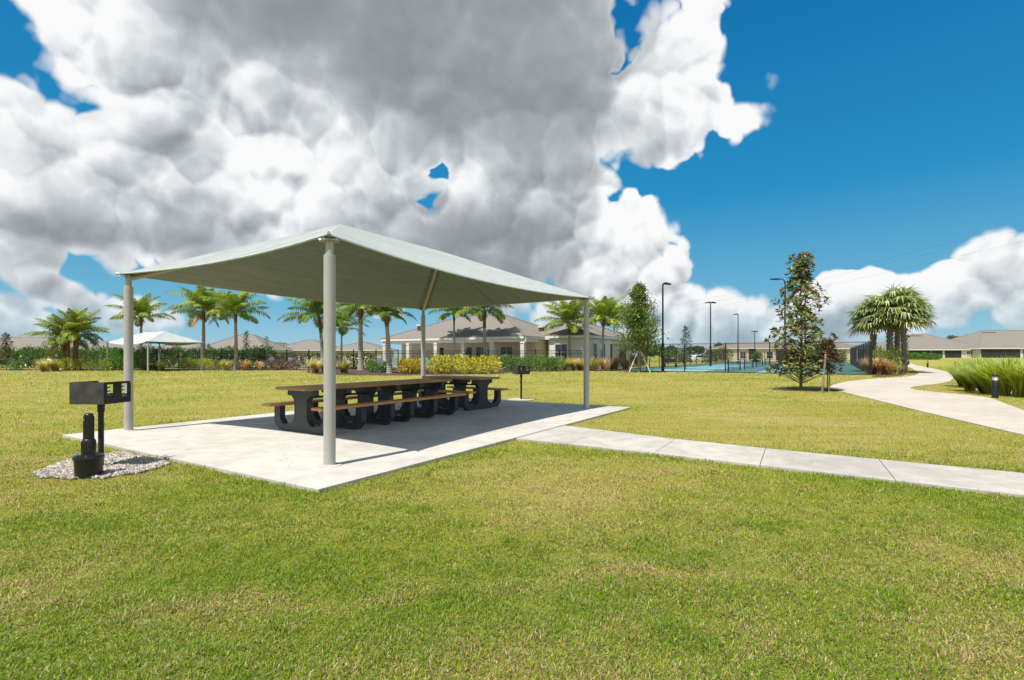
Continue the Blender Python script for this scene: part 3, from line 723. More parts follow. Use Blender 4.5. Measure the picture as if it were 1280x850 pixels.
spots = [(loc(3.06, 3.48), YAW, 'nearest brown picnic table, closest to the thick front post of the canopy'),
         (loc(5.03, 3.48), YAW, 'middle brown picnic table, end to end between the other two'),
         ((float(T3C[0]), float(T3C[1])), math.atan2(a3[1], a3[0]), 'farthest brown picnic table, set crosswise at the end of the row')]
for i, (p, rz, lab) in enumerate(spots):
    o = tbl if i == 0 else copy_tree(tbl)
    o.location = (p[0], p[1], PAD_T); o.rotation_euler = (0, 0, rz)
    tag(o, lab, 'picnic table', 'brown picnic tables under the canopy')

# ------------------------------------------------------------------ park barbecues
grill_m = simple('sooty black steel', (0.022, 0.021, 0.021), 0.5, metal=0.3, var=0.45, scale=7, bump=0.2, bscale=50)
plate_m = simple('weathered dark steel', (0.060, 0.057, 0.055), 0.55, metal=0.3, var=0.35, scale=5, bump=0.15, bscale=40)
def make_grill():
    root = empty('park_grill', (0, 0, 0))
    pm = MB(); pm.tube([(0, 0, -.05), (0, 0, .80)], .030, 16); p = pm.build('post', grill_m, root, smooth=True)
    sl = MB(); sl.tube([(0, 0, .70), (0, 0, .81)], .038, 16); sl.build('swivel_sleeve', grill_m, p, smooth=True)
    W, Dp, z0, z1, t = .43, .41, .81, 1.075, .008
    f = MB(); f.box((0, -Dp / 2 + t / 2, (z0 + z1) / 2), (W, t, z1 - z0)); f.build('back_plate', plate_m, root, bevel=.002)
    f = MB(); f.box((0, 0, z0 + .004), (W - .02, Dp - .02, .008)); f.build('fire_tray', grill_m, root)
    f = MB(); f.box((0, Dp / 2 - .012, z0 + .03), (W - .02, .008, .06)); f.build('front_lip', grill_m, root)
    for s in (-1, 1):
        sp = MB(); x = s * (W / 2 - t / 2)
        # side plate with two toothed slots
        yb, yf = -Dp / 2 + t, Dp / 2
        slots = [(-.150, -.062), (.062, .150)]; zs0, zs1 = z0 + .078, z1 - .028
        sp.box((x, (yb + yf) / 2, (z0 + zs0) / 2), (t, yf - yb, zs0 - z0))
        Mx = Matrix(((0, 0, 1, x), (1, 0, 0, 0), (0, 1, 0, 0), (0, 0, 0, 1)))
        sp.prism([(yb, zs1), (yf, zs1), (yf, z1 - .03), (yf - .01, z1 - .008), (yf - .03, z1), (yb, z1)], -t / 2, t / 2, Mx)
        for a_, b_ in ((yb, slots[0][0]), (slots[0][1], slots[1][0]), (slots[1][1], yf)):
            sp.box((x, (a_ + b_) / 2, (zs0 + zs1) / 2), (t, b_ - a_, zs1 - zs0))
        for a_, b_ in slots:
            for k in range(3):
                zz = zs0 + .022 + k * .046
                sp.prism([(a_, zz), (a_ + .050, zz + .008), (a_ + .050, zz + .018), (a_, zz + .014)], -t / 2, t / 2, Mx)
        sp.build('side_plate', grill_m, root, recalc=True)
    g = MB()
    for k in range(13): g.tube([(-W / 2 + .035 + k * .030, -.15, z0 + .085), (-W / 2 + .035 + k * .030, .235, z0 + .085)], .006, 6)
    g.tube([(-W / 2 - .02, -.088, z0 + .094), (W / 2 + .02, -.088, z0 + .094)], .007, 6); g.tube([(-W / 2 - .02, .112, z0 + .094), (W / 2 + .02, .112, z0 + .094)], .007, 6)
    gr = g.build('grate', grill_m, root)
    for s in (-1, 1): h = MB(); h.tube([(s * .12, .225, z0 + .085), (s * .12, .30, z0 + .09)], .014, 10); h.build('grate_handle', grill_m, gr, smooth=True)
    return root
gr1 = make_grill(); gr1.location = (-5.085, 6.315, 0.0); gr1.rotation_euler = (0, 0, rad(-3))
tag(gr1, 'black park grill on a single post standing in the gravel patch', 'grill', 'black park grills')
gr2 = copy_tree(gr1); q2 = G(651.5, 500); gr2.location = (q2[0], q2[1], 0); gr2.rotation_euler = (0, 0, rad(-68)); gr2['label'] = 'black park grill at the far end of the picnic slab, small in the distance'
sheet('pavement', disc(q2[0], q2[1], .42, .38, 4 * 5), 0.03, pad_m, .06)

# ------------------------------------------------------------------ smokers' post
ash_m = simple('black moulded plastic', (0.011, 0.011, 0.012), 0.33, var=0.15, scale=5, bump=.05, bscale=50)
at_ = (-4.86, 5.86)
ash = empty('ash_receptacle', (at_[0], at_[1], 0), .3, 'black plastic ash receptacle, bulky round base and slim neck, before the grill', 'ash bin')
m = MB(); m.lathe([(.158, -.01), (.164, .01), (.171, .12), (.174, .205), (.174, .212)], 36); bs = m.build('base', ash_m, ash, smooth=True)
m = MB(); m.lathe([(.174, .212), (.188, .216), (.190, .236), (.184, .250), (.150, .262), (.110, .270), (.09, .272)], 36); m.build('lid', ash_m, ash, smooth=True)
m = MB(); m.lathe([(.088, .270), (.087, .29), (.082, .425), (.074, .437), (.066, .441)], 24)
for k in range(16): m.box((.084 * math.cos(k * .3927), .084 * math.sin(k * .3927), .35), (.010, .010, .13), k * .3927)
m.build('neck', ash_m, ash, smooth=True)
m = MB(); m.lathe([(.064, .43), (.060, .70), (.058, .715), (.050, .727), (.03, .734)], 24)
for k in range(10): m.box((.061 * math.cos(k * .6283), .061 * math.sin(k * .6283), .565), (.012, .014, .27), k * .6283)
tube_o = m.build('tube', ash_m, ash, smooth=True)
m = MB(); m.box((-.036, -.048, .665), (.024, .012, .030), .64); m.build('cigarette_slot', simple('pale steel plate', (.35, .35, .34), .35), tube_o)

for o in ash.children:
    o.data.transform(Matrix.Diagonal((.77, .77, 1.0, 1.0)))
    for q in o.children: q.data.transform(Matrix.Diagonal((.77, .77, 1.0, 1.0)))
# ------------------------------------------------------------------ path bollards
def make_bollard():
    root = empty('bollard_light', (0, 0, 0))
    m = MB(); m.lathe([(.085, -.03), (.085, .575), (.080, .582)], 24); m.build('body', black_m, root, smooth=True)
    m = MB(); m.lathe([(.066, .582), (.066, .70)], 24); ln = m.build('lens', simple('frosted lens', (.72, .72, .68), .35), root, smooth=True)
    for k in range(4): m = MB(); m.box((.074 * math.cos(k * 1.571 + .4), .074 * math.sin(k * 1.571 + .4), .64), (.012, .012, .118), k * 1.571 + .4); m.build('guard_bar', steel_m, ln)
    m = MB(); m.lathe([(.085, .70), (.088, .706), (.088, .745), (.07, .775), (.03, .788)], 24); m.build('cap', black_m, root, smooth=True)
    return root
bl = make_bollard()
bpos = [(G(1244, 497.5), 'black path bollard with clear lens beside the tall grass, the largest one'),
        (G(1159.5, 459.8), 'small distant black bollard where the path bends by the clipped hedge'),
        (at(1194, 48.5), 'bollard half hidden behind the tall grass, only its head showing'),
        (G(1136, 456.6), 'tiny bollard at the far end of the path by the sabal palms')]
for i, (p, lab) in enumerate(bpos):
    o = bl if i == 0 else copy_tree(bl)
    o.location = (p[0], p[1], float(gh(*p))); tag(o, lab, 'bollard', 'bollard lights along the path')

# ------------------------------------------------------------------ court lights
def make_light(h, arm, curved=False):
    root = empty('court_light', (0, 0, 0))
    m = MB(); m.lathe([(.17, 0), (.17, .05), (.12, .07)], 16); m.build('base', black_m, root, smooth=True)
    m = MB(); m.tube([(0, 0, 0), (0, 0, h * .32)], .125, 14); m.tube([(0, 0, h * .32), (0, 0, h)], [.085, .065], 14); m.build('pole', black_m, root, smooth=True)
    if curved:
        m = MB(); m.tube([(0, 0, h - .3), (-.05, 0, h + .02), (-.25, 0, h + .18), (-.6, 0, h + .2)], .04, 10); m.build('arm', black_m, root, smooth=True)
        m = MB(); m.prism([(-.55, .24), (-1.35, .20), (-1.35, .13), (-.62, .10)], -.17, .17, Matrix(((1, 0, 0, 0), (0, 0, 1, 0), (0, 1, 0, h), (0, 0, 0, 1)))); m.build('lamp_head', black_m, root, bevel=.02)
    else:
        for s in arm:
            m = MB(); m.tube([(0, 0, h - .02), (s * .22, 0, h + .03)], .04, 8); m.build('arm', black_m, root)
            m = MB(); m.prism([(s * .08, .10), (s * .2, .15), (s * .72, .02), (s * .70, -.07), (s * .16, -.02)], -.18, .18, Matrix(((1, 0, 0, 0), (0, 0, 1, 0), (0, 1, 0, h), (0, 0, 0, 1)))); m.build('lamp_head', black_m, root, bevel=.015)
    return root
lights = [(make_light(7.45, (1,)), G(828.5, 464.6), 'tallest black court light, beside the propped tree'),
          (make_light(7.95, (-1, 1)), loc(23.7, 15.06, C0), 'second black court light from the propped tree, twin heads'),
          (make_light(8.0, (-1,)), loc(46, 15.0, C0), 'third black court light from the propped tree, farther off'),
          (make_light(6.1, (-1, 1)), loc(68, 15.0, C0), 'farthest and smallest black court light before the low house'),
          (make_light(7.75, (), True), loc(6.1, 5.7, C0), 'black court light with curved arm, partly hidden behind the magnolia'),
          (make_light(7.9, (1,)), loc(23.8, 4.8, C0), 'black court light seen only through the magnolia crown')]
for o, p, lab in lights:
    o.location = (p[0], p[1], 0); o.rotation_euler = (0, 0, 0.15); tag(o, lab, 'court light', 'lights round the courts')

# ------------------------------------------------------------------ fences
def mesh_fence_mat(name, col, cover):
    m, nt, b = new_mat(name)
    tc = nt.node('ShaderNodeTexCoord').outputs['Object']; sp = nt.node('ShaderNodeSeparateXYZ'); nt.link(tc, sp.inputs[0])
    def wires(sgn):
        v = nt.math('ADD', sp.outputs['X'], nt.math('MULTIPLY', sp.outputs['Z'], sgn)); v = nt.math('FRACT', nt.math('MULTIPLY', v, 1 / .07))
        return nt.math('LESS_THAN', v, cover)
    al = nt.math('MAXIMUM', wires(1.0), wires(-1.0))
    b.inputs['Base Color'].default_value = col + (1,); b.inputs['Roughness'].default_value = .6; nt.link(al, b.inputs['Alpha'])
    return m
chain_m = mesh_fence_mat('black chain link', (0.012, 0.012, 0.014), 0.075)
screen_m, nt, b = new_mat('black windscreen mesh')
b.inputs['Base Color'].default_value = (0.012, 0.014, 0.016, 1); b.inputs['Roughness'].default_value = .85
b.inputs['Alpha'].default_value = .93
def chain_fence(label, p, q, n, h, screen=False, rail_mid=False):
    p, q = np.array(p), np.array(q); L = np.linalg.norm(q - p); a = math.atan2(*(q - p)[::-1])
    root = empty('court_fence', (p[0], p[1], 0), a, label, 'fence', 'fences round the courts')
    for k in range(n + 1):
        m = MB(); m.tube([(L * k / n, 0, 0), (L * k / n, 0, h + .05)], .042, 10); m.tube([(L * k / n, 0, h + .05), (L * k / n, 0, h + .09)], [.05, .02], 10); m.build('post', black_m, root, smooth=True)
    for z in ((h, .05) + ((h / 2,) if rail_mid else ())):
        m = MB(); m.tube([(0, .05, z), (L, .05, z)], .026, 8); m.build('rail', black_m, root, smooth=True)
    m = MB(); m.add([(0, .06, .05), (L, .06, .05), (L, .06, h), (0, .06, h)], [(0, 1, 2, 3)]); m.build('chain_link_mesh', chain_m, root)
    if screen:
        m = MB()
        for k in range(n):
            m.add([(L * k / n + .05, .10, .10), (L * (k + 1) / n - .05, .10, .10), (L * (k + 1) / n - .05, .10, h - .08), (L * k / n + .05, .10, h - .08)], [(0, 1, 2, 3)])
        m.build('windscreen', screen_m, root)
    return root
chain_fence('black chain link fence along the near edge of the courts', loc(-.05, 0.0, C0), loc(-.05, 19.0, C0), 6, 2.33)
chain_fence('black chain link fence down the left side of the courts', loc(0.1, 19.15, C0), loc(62, 19.15, C0), 16, 2.33)
wsf = chain_fence('fence with dark windscreen cloth down the right side of the courts', loc(0, -.05, C0), loc(40, -.05, C0), 12, 2.35, screen=True)
chain_fence('black chain link fence at the far end of the courts', loc(62.2, 0, C0), loc(62.2, 19, C0), 6, 2.2)
m = MB(); m.box((0, 0, 0), (.95, .02, 1.15)); sp_ = loc(16.5, 0.16, C0)
sg = m.build('notice_sign', simple('faded notice board', (.62, .36, .32), .6, var=.35, scale=3), location=(sp_[0], sp_[1], 1.35)); sg.rotation_euler = (0, 0, YAW); tag(sg, 'pale reddish notice board hung on the windscreen fence', 'sign')
# nets
net_m = mesh_fence_mat('net mesh', (0.015, 0.017, 0.02), 0.16)
for i, (u0, lab) in enumerate(((1.2, 'court net nearest the lawn, with white top tape'), (10.6, 'second court net behind the nearest one'), (20.0, 'third court net deep in the courts'), (29.4, 'farthest court net, hardly visible'))):
    a_, b_ = loc(u0 - .2, 9.45, C0), loc(u0 + 6.3, 9.45, C0)
    root = empty('court_net', (a_[0], a_[1], 0), YAW, lab, 'net', 'nets across the courts')
    for x in (0, 6.5): m = MB(); m.tube([(x, 0, .02), (x, 0, 1.05)], .05, 10); m.build('net_post', black_m, root)
    m = MB(); m.add([(.05, 0, .08), (6.45, 0, .08), (6.45, 0, .92), (3.25, 0, .86), (.05, 0, .92)], [(0, 1, 2, 3, 4)]); m.build('net_mesh', net_m, root)
    m = MB(); m.tube([(.05, 0, .94), (3.25, 0, .88), (6.45, 0, .94)], .022, 6); m.build('top_tape', line_m, root)
# pool fence of black pickets: runs along the bed
def picket_fence(label, p, q, h=1.85, gate=False):
    p, q = np.array(p), np.array(q); L = float(np.linalg.norm(q - p)); a = math.atan2(*(q - p)[::-1]); n = max(1, round(L / 2.4))
    root = empty('picket_fence', (p[0], p[1], 0), a, label, 'fence', 'black picket fences round the pool')
    for k in range(n + 1):
        m = MB(); m.box((L * k / n, 0, (h + .1) / 2), (.085, .085, h + .1)); m.prism([(-.05, -.05), (.05, -.05), (.05, .05), (-.05, .05)], h + .1, h + .13, Matrix.Translation((L * k / n, 0, 0))); m.build('post', black_m, root)
    m = MB()
    for z in (h - .02, h - .26, .16): m.box((L / 2, .0, z), (L, .03, .045))
    m.build('rails', black_m, root)['label'] = 'three horizontal rails'
    m = MB(); npk = int(L / .115)
    for k in range(npk): m.box((L * (k + .5) / npk, .0, h / 2 + .04), (.018, .018, h - .10))
    m.build('pickets', black_m, root)
    return root
F0, F1, F2 = at(196, 52.5), at(470, 51.0), at(640, 49.5)
picket_fence('black picket fence behind the left planting, below the two tall palms', F0, F1)
picket_fence('black picket fence in front of the clubhouse porch', F1, F2)
picket_fence('black picket fence end by the bright green bush on the left', at(150, 49.0), F0)
picket_fence('black picket fence right of the clubhouse porch behind the hedge', F2, at(730, 48.6))
# power lines far off
for i, (ya, yb) in enumerate(((386, 280), (392, 297), (381, 272))):
    m = MB(); a_ = np.array(at(845, 210)); b_ = np.array(at(1420, 120)); za, zb = zat(ya, 210), zat(yb - 30, 120)
    m.tube([(a_[0] + (b_[0] - a_[0]) * t, a_[1] + (b_[1] - a_[1]) * t, za + (zb - za) * t - 3.0 * 4 * t * (1 - t) * .5) for t in np.linspace(0, 1, 14)], .014, 5)
    tag(m.build('power_line', black_m), ('middle', 'lowest', 'topmost')[i] + ' of the thin power lines crossing the sky over the courts', 'power line', 'power lines over the courts')
# ------------------------------------------------------------------ foliage
frond_m = leaf_mat('palm leaflet', .30, .45, .22)
leafy_m = leaf_mat('shrub leaf', .32, .42, .45)
oak_m = leaf_mat('oak leaf', .34, .45, .35)
magn_m = leaf_mat('magnolia leaf', .10, .32, .38, back=(0.16, 0.075, 0.030))
straw_m = leaf_mat('grass clump blade', .40, .55, .2)
trunk_pale, nt, b = new_mat('ringed pale palm trunk')
tc = nt.node('ShaderNodeTexCoord').outputs['Object']; wv_ = nt.node('ShaderNodeTexWave'); wv_.bands_direction = 'Z'; wv_.inputs['Scale'].default_value = 2.2; wv_.inputs['Distortion'].default_value = 2.0; wv_.inputs['Detail'].default_value = 3; nt.link(tc, wv_.inputs['Vector'])
nz = nt.noise(tc, 5, 5, .65)
nt.put(b.inputs['Base Color'], nt.mix(nt.ss(nt.math('ADD', nt.math('MULTIPLY', wv_.outputs['Fac'], .5), nt.math('MULTIPLY', nz, .6)), .3, .8), (.20, .165, .125), (.46, .41, .35)))
b.inputs['Roughness'].default_value = .9; nt.put(b.inputs['Normal'], nt.bump(wv_.outputs['Fac'], .5, .03))
boot_m = simple('brown palm boots', (.17, .095, .05), .9, var=.5, scale=7, bump=.8, bscale=16)
bootgrey_m = simple('grey criss-cross boots', (.21, .175, .14), .9, var=.5, scale=8, bump=.8, bscale=14)

def palm_crown(r, nf=24, Lf=2.9, green=(.085, .150, .018), yellow=(.30, .30, .035), dead=1):
    Q = []; C = []
    for k in range(nf + dead):
        az = k * 2.39996 + r.uniform(-.25, .25)
        t = k / max(nf - 1, 1)
        el0 = rad(86 - 84 * min(t, 1) ** 1.0 + r.uniform(-7, 7)); L = Lf * r.uniform(.82, 1.1) * (0.80 + .3 * math.sin(math.pi * min(t, 1)))
        bend = rad(r.uniform(45, 92)) * (.8 + .2 * t)
        if k >= nf: el0 = rad(-35); L = Lf * .6; bend = rad(50)
        n = 58; s = np.linspace(0, 1, n)
        el = el0 - bend * s ** 1.9; h = np.array([math.cos(az), math.sin(az), 0])
        T = np.cos(el)[:, None] * h + np.sin(el)[:, None] * np.array([0, 0, 1])
        tw = r.uniform(-.3, .3)
        P = np.cumsum(T * (L / n), 0); P += np.array([math.cos(az), math.sin(az), 0]) * .06
        side = np.cross(h, [0, 0, 1.0]); nrm = np.cross(side, T)
        dead_f = k >= nf
        yel = r.uniform(0, .55) ** 1.3 if not dead_f else 0
        base_c = (np.array(green) * (1 - yel) + np.array(yellow) * yel) * 1.5
        if dead_f: base_c = np.array((.42, .30, .10))
        w = .028 * (1 - .8 * s) + .006                              # midrib
        A = P[:-1]; B = P[1:]; wa = w[:-1, None] * side; wb = w[1:, None] * side
        Q.append(np.stack([A - wa, A + wa, B + wb, B - wb], 1)); C.append(np.tile(base_c * np.array((1.5, 1.35, 1.3)), (n - 1, 1)))
        i = np.arange(7, n); si = s[i]
        prof = np.clip(np.sin(np.pi * (si * .86 + .10)), .12, 1) * .36 * Lf / 2.9
        for sg in (-1, 1):
            nl = len(i); droop = r.uniform(.35, 1.1, nl) + .35 * si
            d1 = norm(T[i] * (.50 + .35 * si)[:, None] + sg * side * .85 + nrm[i] * (.22 + tw * sg) - np.array([0, 0, 1]) * (droop * .35)[:, None] + r.normal(size=(nl, 3)) * .07)
            d2 = norm(d1 - np.array([0, 0, 1]) * (droop * 1.1)[:, None])
            Ll = prof * r.uniform(.8, 1.15, nl) * 2.1
            b0 = P[i]; b1 = b0 + d1 * (Ll * .5)[:, None]; b2 = b1 + d2 * (Ll * .5)[:, None]
            wv = norm(np.cross(d1, nrm[i])) * (.016 * Lf / 2.9 + .016)
            Q.append(np.stack([b0 - wv * .5, b0 + wv * .5, b1 + wv, b1 - wv], 1)); Q.append(np.stack([b1 - wv, b1 + wv, b2 + wv * .15, b2 - wv * .15], 1))
            cc = np.tile(base_c, (nl, 1)) * r.uniform(.6, 1.4, (nl, 1)) + np.array((.10, .07, .0)) * (r.random((nl, 1)) < .25); C += [cc, cc * 1.04]
    return np.concatenate(Q), np.concatenate(C)
def curved_trunk(h, lean, r, r0, r1, n=14):
    ph = r.uniform(0, 6.28)
    return [(lean[0] * (t ** 1.6) + .05 * math.sin(3 * t + ph) * t, lean[1] * t ** 1.6, h * t) for t in np.linspace(0, 1, n)], [r1 + (r0 - r1) * (1 - t) ** .8 + (.35 * r0 * max(0, .12 - t) / .12) for t in np.linspace(0, 1, n)]
CROWNS = []
def feather_palm(px, Z, ycrown, label, Lf=2.9, seed=0, r0=.17, nf=20, lean=(0, 0), green=(.085, .150, .018), yellow=(.30, .30, .035), bootlen=1.0, z0=0, dead=0, base=None):
    r = np.random.default_rng(seed); x, y = at(px, Z) if base is None else base
    h = zat(ycrown, Z)
    root = empty('palm_tree', (x, y, z0), 0, label, 'palm tree', 'feather palms round the pool')
    pts, rr = curved_trunk(h, lean, r, r0, r0 * .62)
    k = max(3, int(len(pts) * (1 - bootlen / h)))
    m = MB(); m.tube(pts[:k + 1], rr[:k + 1], 12); m.build('trunk', trunk_pale, root, smooth=True)
    m = MB(); m.tube([pts[k]] + pts[k + 1:], [q * f for q, f in zip(rr[k:], np.linspace(1.05, 1.45, len(rr) - k))], 10)
    tp = np.array(pts[-1])
    for q in range(16):
        a = q * 2.4; t = q / 16; c = np.array(pts[k]) * (1 - t) + tp * t; e = c + np.array([math.cos(a), math.sin(a), 0]) * (.14 + .09 * t); e[2] += .28
        m.tube([c, e], [.07, .025], 5)
    m.build('boots', boot_m, root, smooth=True)
    Q, C = palm_crown(r, nf + 8, Lf * 1.10, green, yellow, dead)
    quads_obj('crown', Q + tp[None, None, :], C, frond_m, root)
    return root
feather_palm(254, 50, 389, 'left palm of the tall pair beside the small fabric canopy, with a hanging pale frond', 3.1, 11, .18, 20, lean=(.05, 0), dead=2)
feather_palm(295, 48.5, 393, 'right palm of the tall pair beyond the lawn, yellower fronds, clear pale trunk', 3.1, 12, .17, 19, green=(.11, .17, .018))
feather_palm(176, 55, 398, 'palm rising behind the small fabric canopy and the left post', 3.0, 13, .17, 16)
feather_palm(404, 51, 396, 'palm with broad drooping fronds just left of the thick front post', 3.6, 14, .19, 20, lean=(-.5, 0), green=(.06, .13, .02), bootlen=1.6)
feather_palm(427, 60, 410, 'lower distant palm peeping out right of the thick front post', 3.2, 15, .13, 16, green=(.05, .11, .02))
feather_palm(451, 47, 387, 'thick white trunked palm between the front post and the leaning palm', 2.5, 16, .25, 20, green=(.10, .16, .02), bootlen=1.3, dead=0)
feather_palm(484, 39.0, 392, 'palm with white leaning trunk standing in the mulch bed', 2.3, 17, .20, 20, lean=(-.35, 0), green=(.055, .12, .022), bootlen=1.2, base=at(487, 39))
feather_palm(568, 57, 391, 'slim palm behind the yellow croton, left of a pair before the clubhouse roof', 2.9, 18, .15, 18, green=(.13, .20, .018), dead=0)
feather_palm(606, 54, 388, 'stout palm behind the yellow croton, right of a pair before the clubhouse roof', 3.2, 19, .20, 22, green=(.10, .17, .018), bootlen=2.0)
feather_palm(712, 50, 405, 'palm just left of the right canopy post, fronds arching over the clubhouse wing', 3.1, 20, .15, 18, green=(.09, .15, .02))
feather_palm(752, 49, 399, 'palm right of the right canopy post with curved white trunk', 2.7, 21, .15, 18, lean=(.2, 0), green=(.12, .19, .02))
feather_palm(768, 66, 400, 'small far palm between the propped tree and the clubhouse', 2.6, 22, .13, 14, green=(.08, .14, .02))
# bushy date palm clump on the far left: several short stems
r_ = np.random.default_rng(31); xa, ya = at(88, 47)
root = empty('palm_clump', (xa, ya, 0), 0, 'bushy many stemmed palm with wide fronds at the far left', 'palm tree')
for k, (dx, dy, h) in enumerate(((-.75, .1, 2.7), (-.1, -.2, 3.0), (.55, .15, 3.3), (.15, .4, 3.6))):
    m = MB(); m.tube([(dx * .5, dy, 0), (dx * .8, dy, h * .6), (dx, dy, h)], [.16, .15, .22], 10); m.build('trunk', boot_m, root, smooth=True)
    Q, C = palm_crown(r_, 12, 2.9, (.085, .135, .02), (.28, .26, .04), 1)
    quads_obj('crown', Q + np.array([dx, dy, h])[None, None], C, frond_m, root)

# fan palms (sabal cluster right of the courts)
def fan_crown(r, n=34, R=1.15, green=(.19, .24, .033)):
    Q = []; C = []
    for k in range(n):
        t = (k + .5) / n; z = 1 - 1.42 * t; az = k * 2.39996 + r.uniform(-.2, .2)
        d = np.array([math.sqrt(max(0, 1 - z * z)) * math.cos(az), math.sqrt(max(0, 1 - z * z)) * math.sin(az), z])
        pet = R * r.uniform(.40, .95); c = d * pet
        drp = np.array([0, 0, -1.0])
        side = norm(np.cross(d, [0.02, 0.01, 1.0])); up = norm(np.cross(side, d))
        col = np.array(green) * (1 - .6 * t * r.uniform(0, .6)) + np.array((.26, .25, .05)) * r.uniform(0, .45)
        if t > .88 and r.random() < .5: col = np.array((.32, .25, .12))
        Q.append((np.array([[[0, 0, 0]]]) + np.stack([-side * .02, side * .02, c + side * .012, c - side * .012])[None])[0][None]); C.append(col[None] * 1.3)
        ns = 20; a = np.linspace(-1.45, 1.45, ns) + r.normal(size=ns) * .04
        Ls = R * (.78 + .25 * np.cos(a)) * r.uniform(.7, 1.05)
        dd = norm(np.cos(a)[:, None] * d + np.sin(a)[:, None] * side + up * (.25 * np.abs(np.sin(a)))[:, None])
        m1 = c + dd * (Ls * .6)[:, None]; d2 = norm(dd + drp * r.uniform(.5, 1.7, ns)[:, None]); tip = m1 + d2 * (Ls * .45)[:, None]
        wv = norm(np.cross(dd, up[None] + 1e-3)) * (.045 * R)
        Q.append(np.stack([c + wv * .2, c - wv * .2, m1 - wv, m1 + wv], 1)); Q.append(np.stack([m1 + wv, m1 - wv, tip - wv * .1, tip + wv * .1], 1))
        cc = col * r.uniform(.75, 1.25, (ns, 1)); C += [cc, cc]
    return np.concatenate(Q), np.concatenate(C)
def fan_palm(px, Z, ycrown, label, seed, R=1.15, r0=.2, boots=True):
    r = np.random.default_rng(seed); x, y = at(px, Z); h = zat(ycrown, Z)
    root = empty('sabal_palm', (x, y, float(gh(x, y))), 0, label, 'palm tree', 'sabal palms beside the path')
    pts, rr = curved_trunk(h, (r.uniform(-.2, .2), 0), r, r0, r0 * .95, 10)
    m = MB(); m.tube(pts, rr, 12); tr = m.build('trunk', bootgrey_m, root, smooth=True)
    m = MB()
    for q in range(int(h * 20)):
        a = q * 2.39996; z = .5 + q / (h * 20) * (h - .4); c = np.array([0, 0, z]); i = min(len(pts) - 1, int(z / h * (len(pts) - 1))); c[0] = pts[i][0]; c[1] = pts[i][1]
        e = c + np.array([math.cos(a) * (r0 + .09), math.sin(a) * (r0 + .09), .22]); m.tube([c + np.array([math.cos(a), math.sin(a), 0]) * r0 * .8, e], [.05, .018], 5)
    m.build('boots', bootgrey_m, root, smooth=True)
    Q, C = fan_crown(r, 46, R); quads_obj('crown', Q + np.array(pts[-1])[None, None], C, frond_m, root); return root
fan_palm(1090, 41.5, 405, 'leftmost sabal palm of the cluster, nearest the dark windscreen fence', 41, 1.45, .20)
fan_palm(1112, 40.5, 391, 'tallest central sabal palm of the cluster', 42, 1.55, .19)
fan_palm(1121, 43, 386, 'sabal palm at the back of the cluster', 43, 1.4, .17)
fan_palm(1131, 40.0, 397, 'rightmost sabal palm of the cluster, orange brown trunk top', 44, 1.4, .18)

# broadleaf trees
def limb_tree(root, h, r0, crown, nbranch, r, mat, lean=(0, 0)):
    """trunk and limbs into one 'trunk' mesh; returns twig tips"""
    m = MB(); top = np.array([lean[0], lean[1], h])
    m.tube([(0, 0, -.05), (lean[0] * .3, lean[1] * .3, h * .35), tuple(top * np.array([.7, .7, .75])), tuple(top)], [r0 * 1.25, r0, r0 * .55, r0 * .12], 10)
    tips = []
    for k in range(nbranch):
        t = crown[0] + (crown[1] - crown[0]) * (k + r.uniform(0, 1)) / nbranch
        az = k * 2.39996 + r.uniform(-.4, .4); Lb = crown[2](t) * r.uniform(.7, 1.05); el = rad(r.uniform(18, 48))
        s = np.array([lean[0] * t, lean[1] * t, h * t]); d = np.array([math.cos(az) * math.cos(el), math.sin(az) * math.cos(el), math.sin(el)])
        e = s + d * Lb; mid = s + d * Lb * .5 + np.array([0, 0, -.04 * Lb])
        m.tube([s, mid, e], [r0 * .34 * (1 - t) + .012, r0 * .2 * (1 - t) + .009, .006], 6)
        for q in range(4):
            f = r.uniform(.3, 1); tips.append((s + d * Lb * f, Lb))
            d2 = norm(d + r.normal(size=3) * .6); e2 = s + d * Lb * f + d2 * Lb * .33
            m.tube([s + d * Lb * f, e2], [.010, .005], 4); tips.append((e2, Lb))
        tips.append((e, Lb))
    m.build('trunk', mat, root, smooth=True); return tips
def stake_brace(px, Z0, top, label, mat, n='tree_stake'): pass
rO = np.random.default_rng(51)
root = empty('oak_tree', (OAK[0], OAK[1], 0), 0, 'young bushy oak held by white angled props at the court corner', 'tree')
tips = limb_tree(root, 7.1, .115, (.20, .99, lambda t: 1.9 * min(1, (1.02 - t) * 1.5) ** .9 * 1.2 * (.75 + .45 * math.sin(t * 31))), 60, rO, bark_m)
P = np.concatenate([np.array(p)[None] + rO.normal(size=(30, 3)) * (.18 + .06 * L) for p, L in tips])
d = sphere_dirs(len(P), rO); d[:, 2] -= .15
cl = cols(len(P), (.10, .145, .024), .35, [(.18, (.15, .19, .03)), (.15, (.05, .085, .02))], rO)
quads_obj('crown', leaf_quads(P, d, sphere_dirs(len(P), rO) + np.array([0, 0, .8]), rO.uniform(.12, .22, len(P)), rO.uniform(.07, .12, len(P))), cl, oak_m, root)
white_wood = simple('whitewashed timber', (.55, .52, .47), .8, var=.15)
for i, (dx, dy, lab) in enumerate(((-.95, -.5, 'left white timber prop leaning on the young oak'), (.72, -.75, 'right white timber prop leaning on the young oak'))):
    m = MB(); v = Vector((-dx * .86, -dy * .86, 1.75)); m.box((0, 0, 0), (.09, .045, v.length), M=v.to_track_quat('Z', 'Y').to_matrix().to_4x4())
    o = m.build('tree_prop', white_wood, bevel=.004, location=(OAK[0] + dx - dx * .43, OAK[1] + dy - dy * .43, .86)); tag(o, lab, 'tree prop', 'props of the young oak')

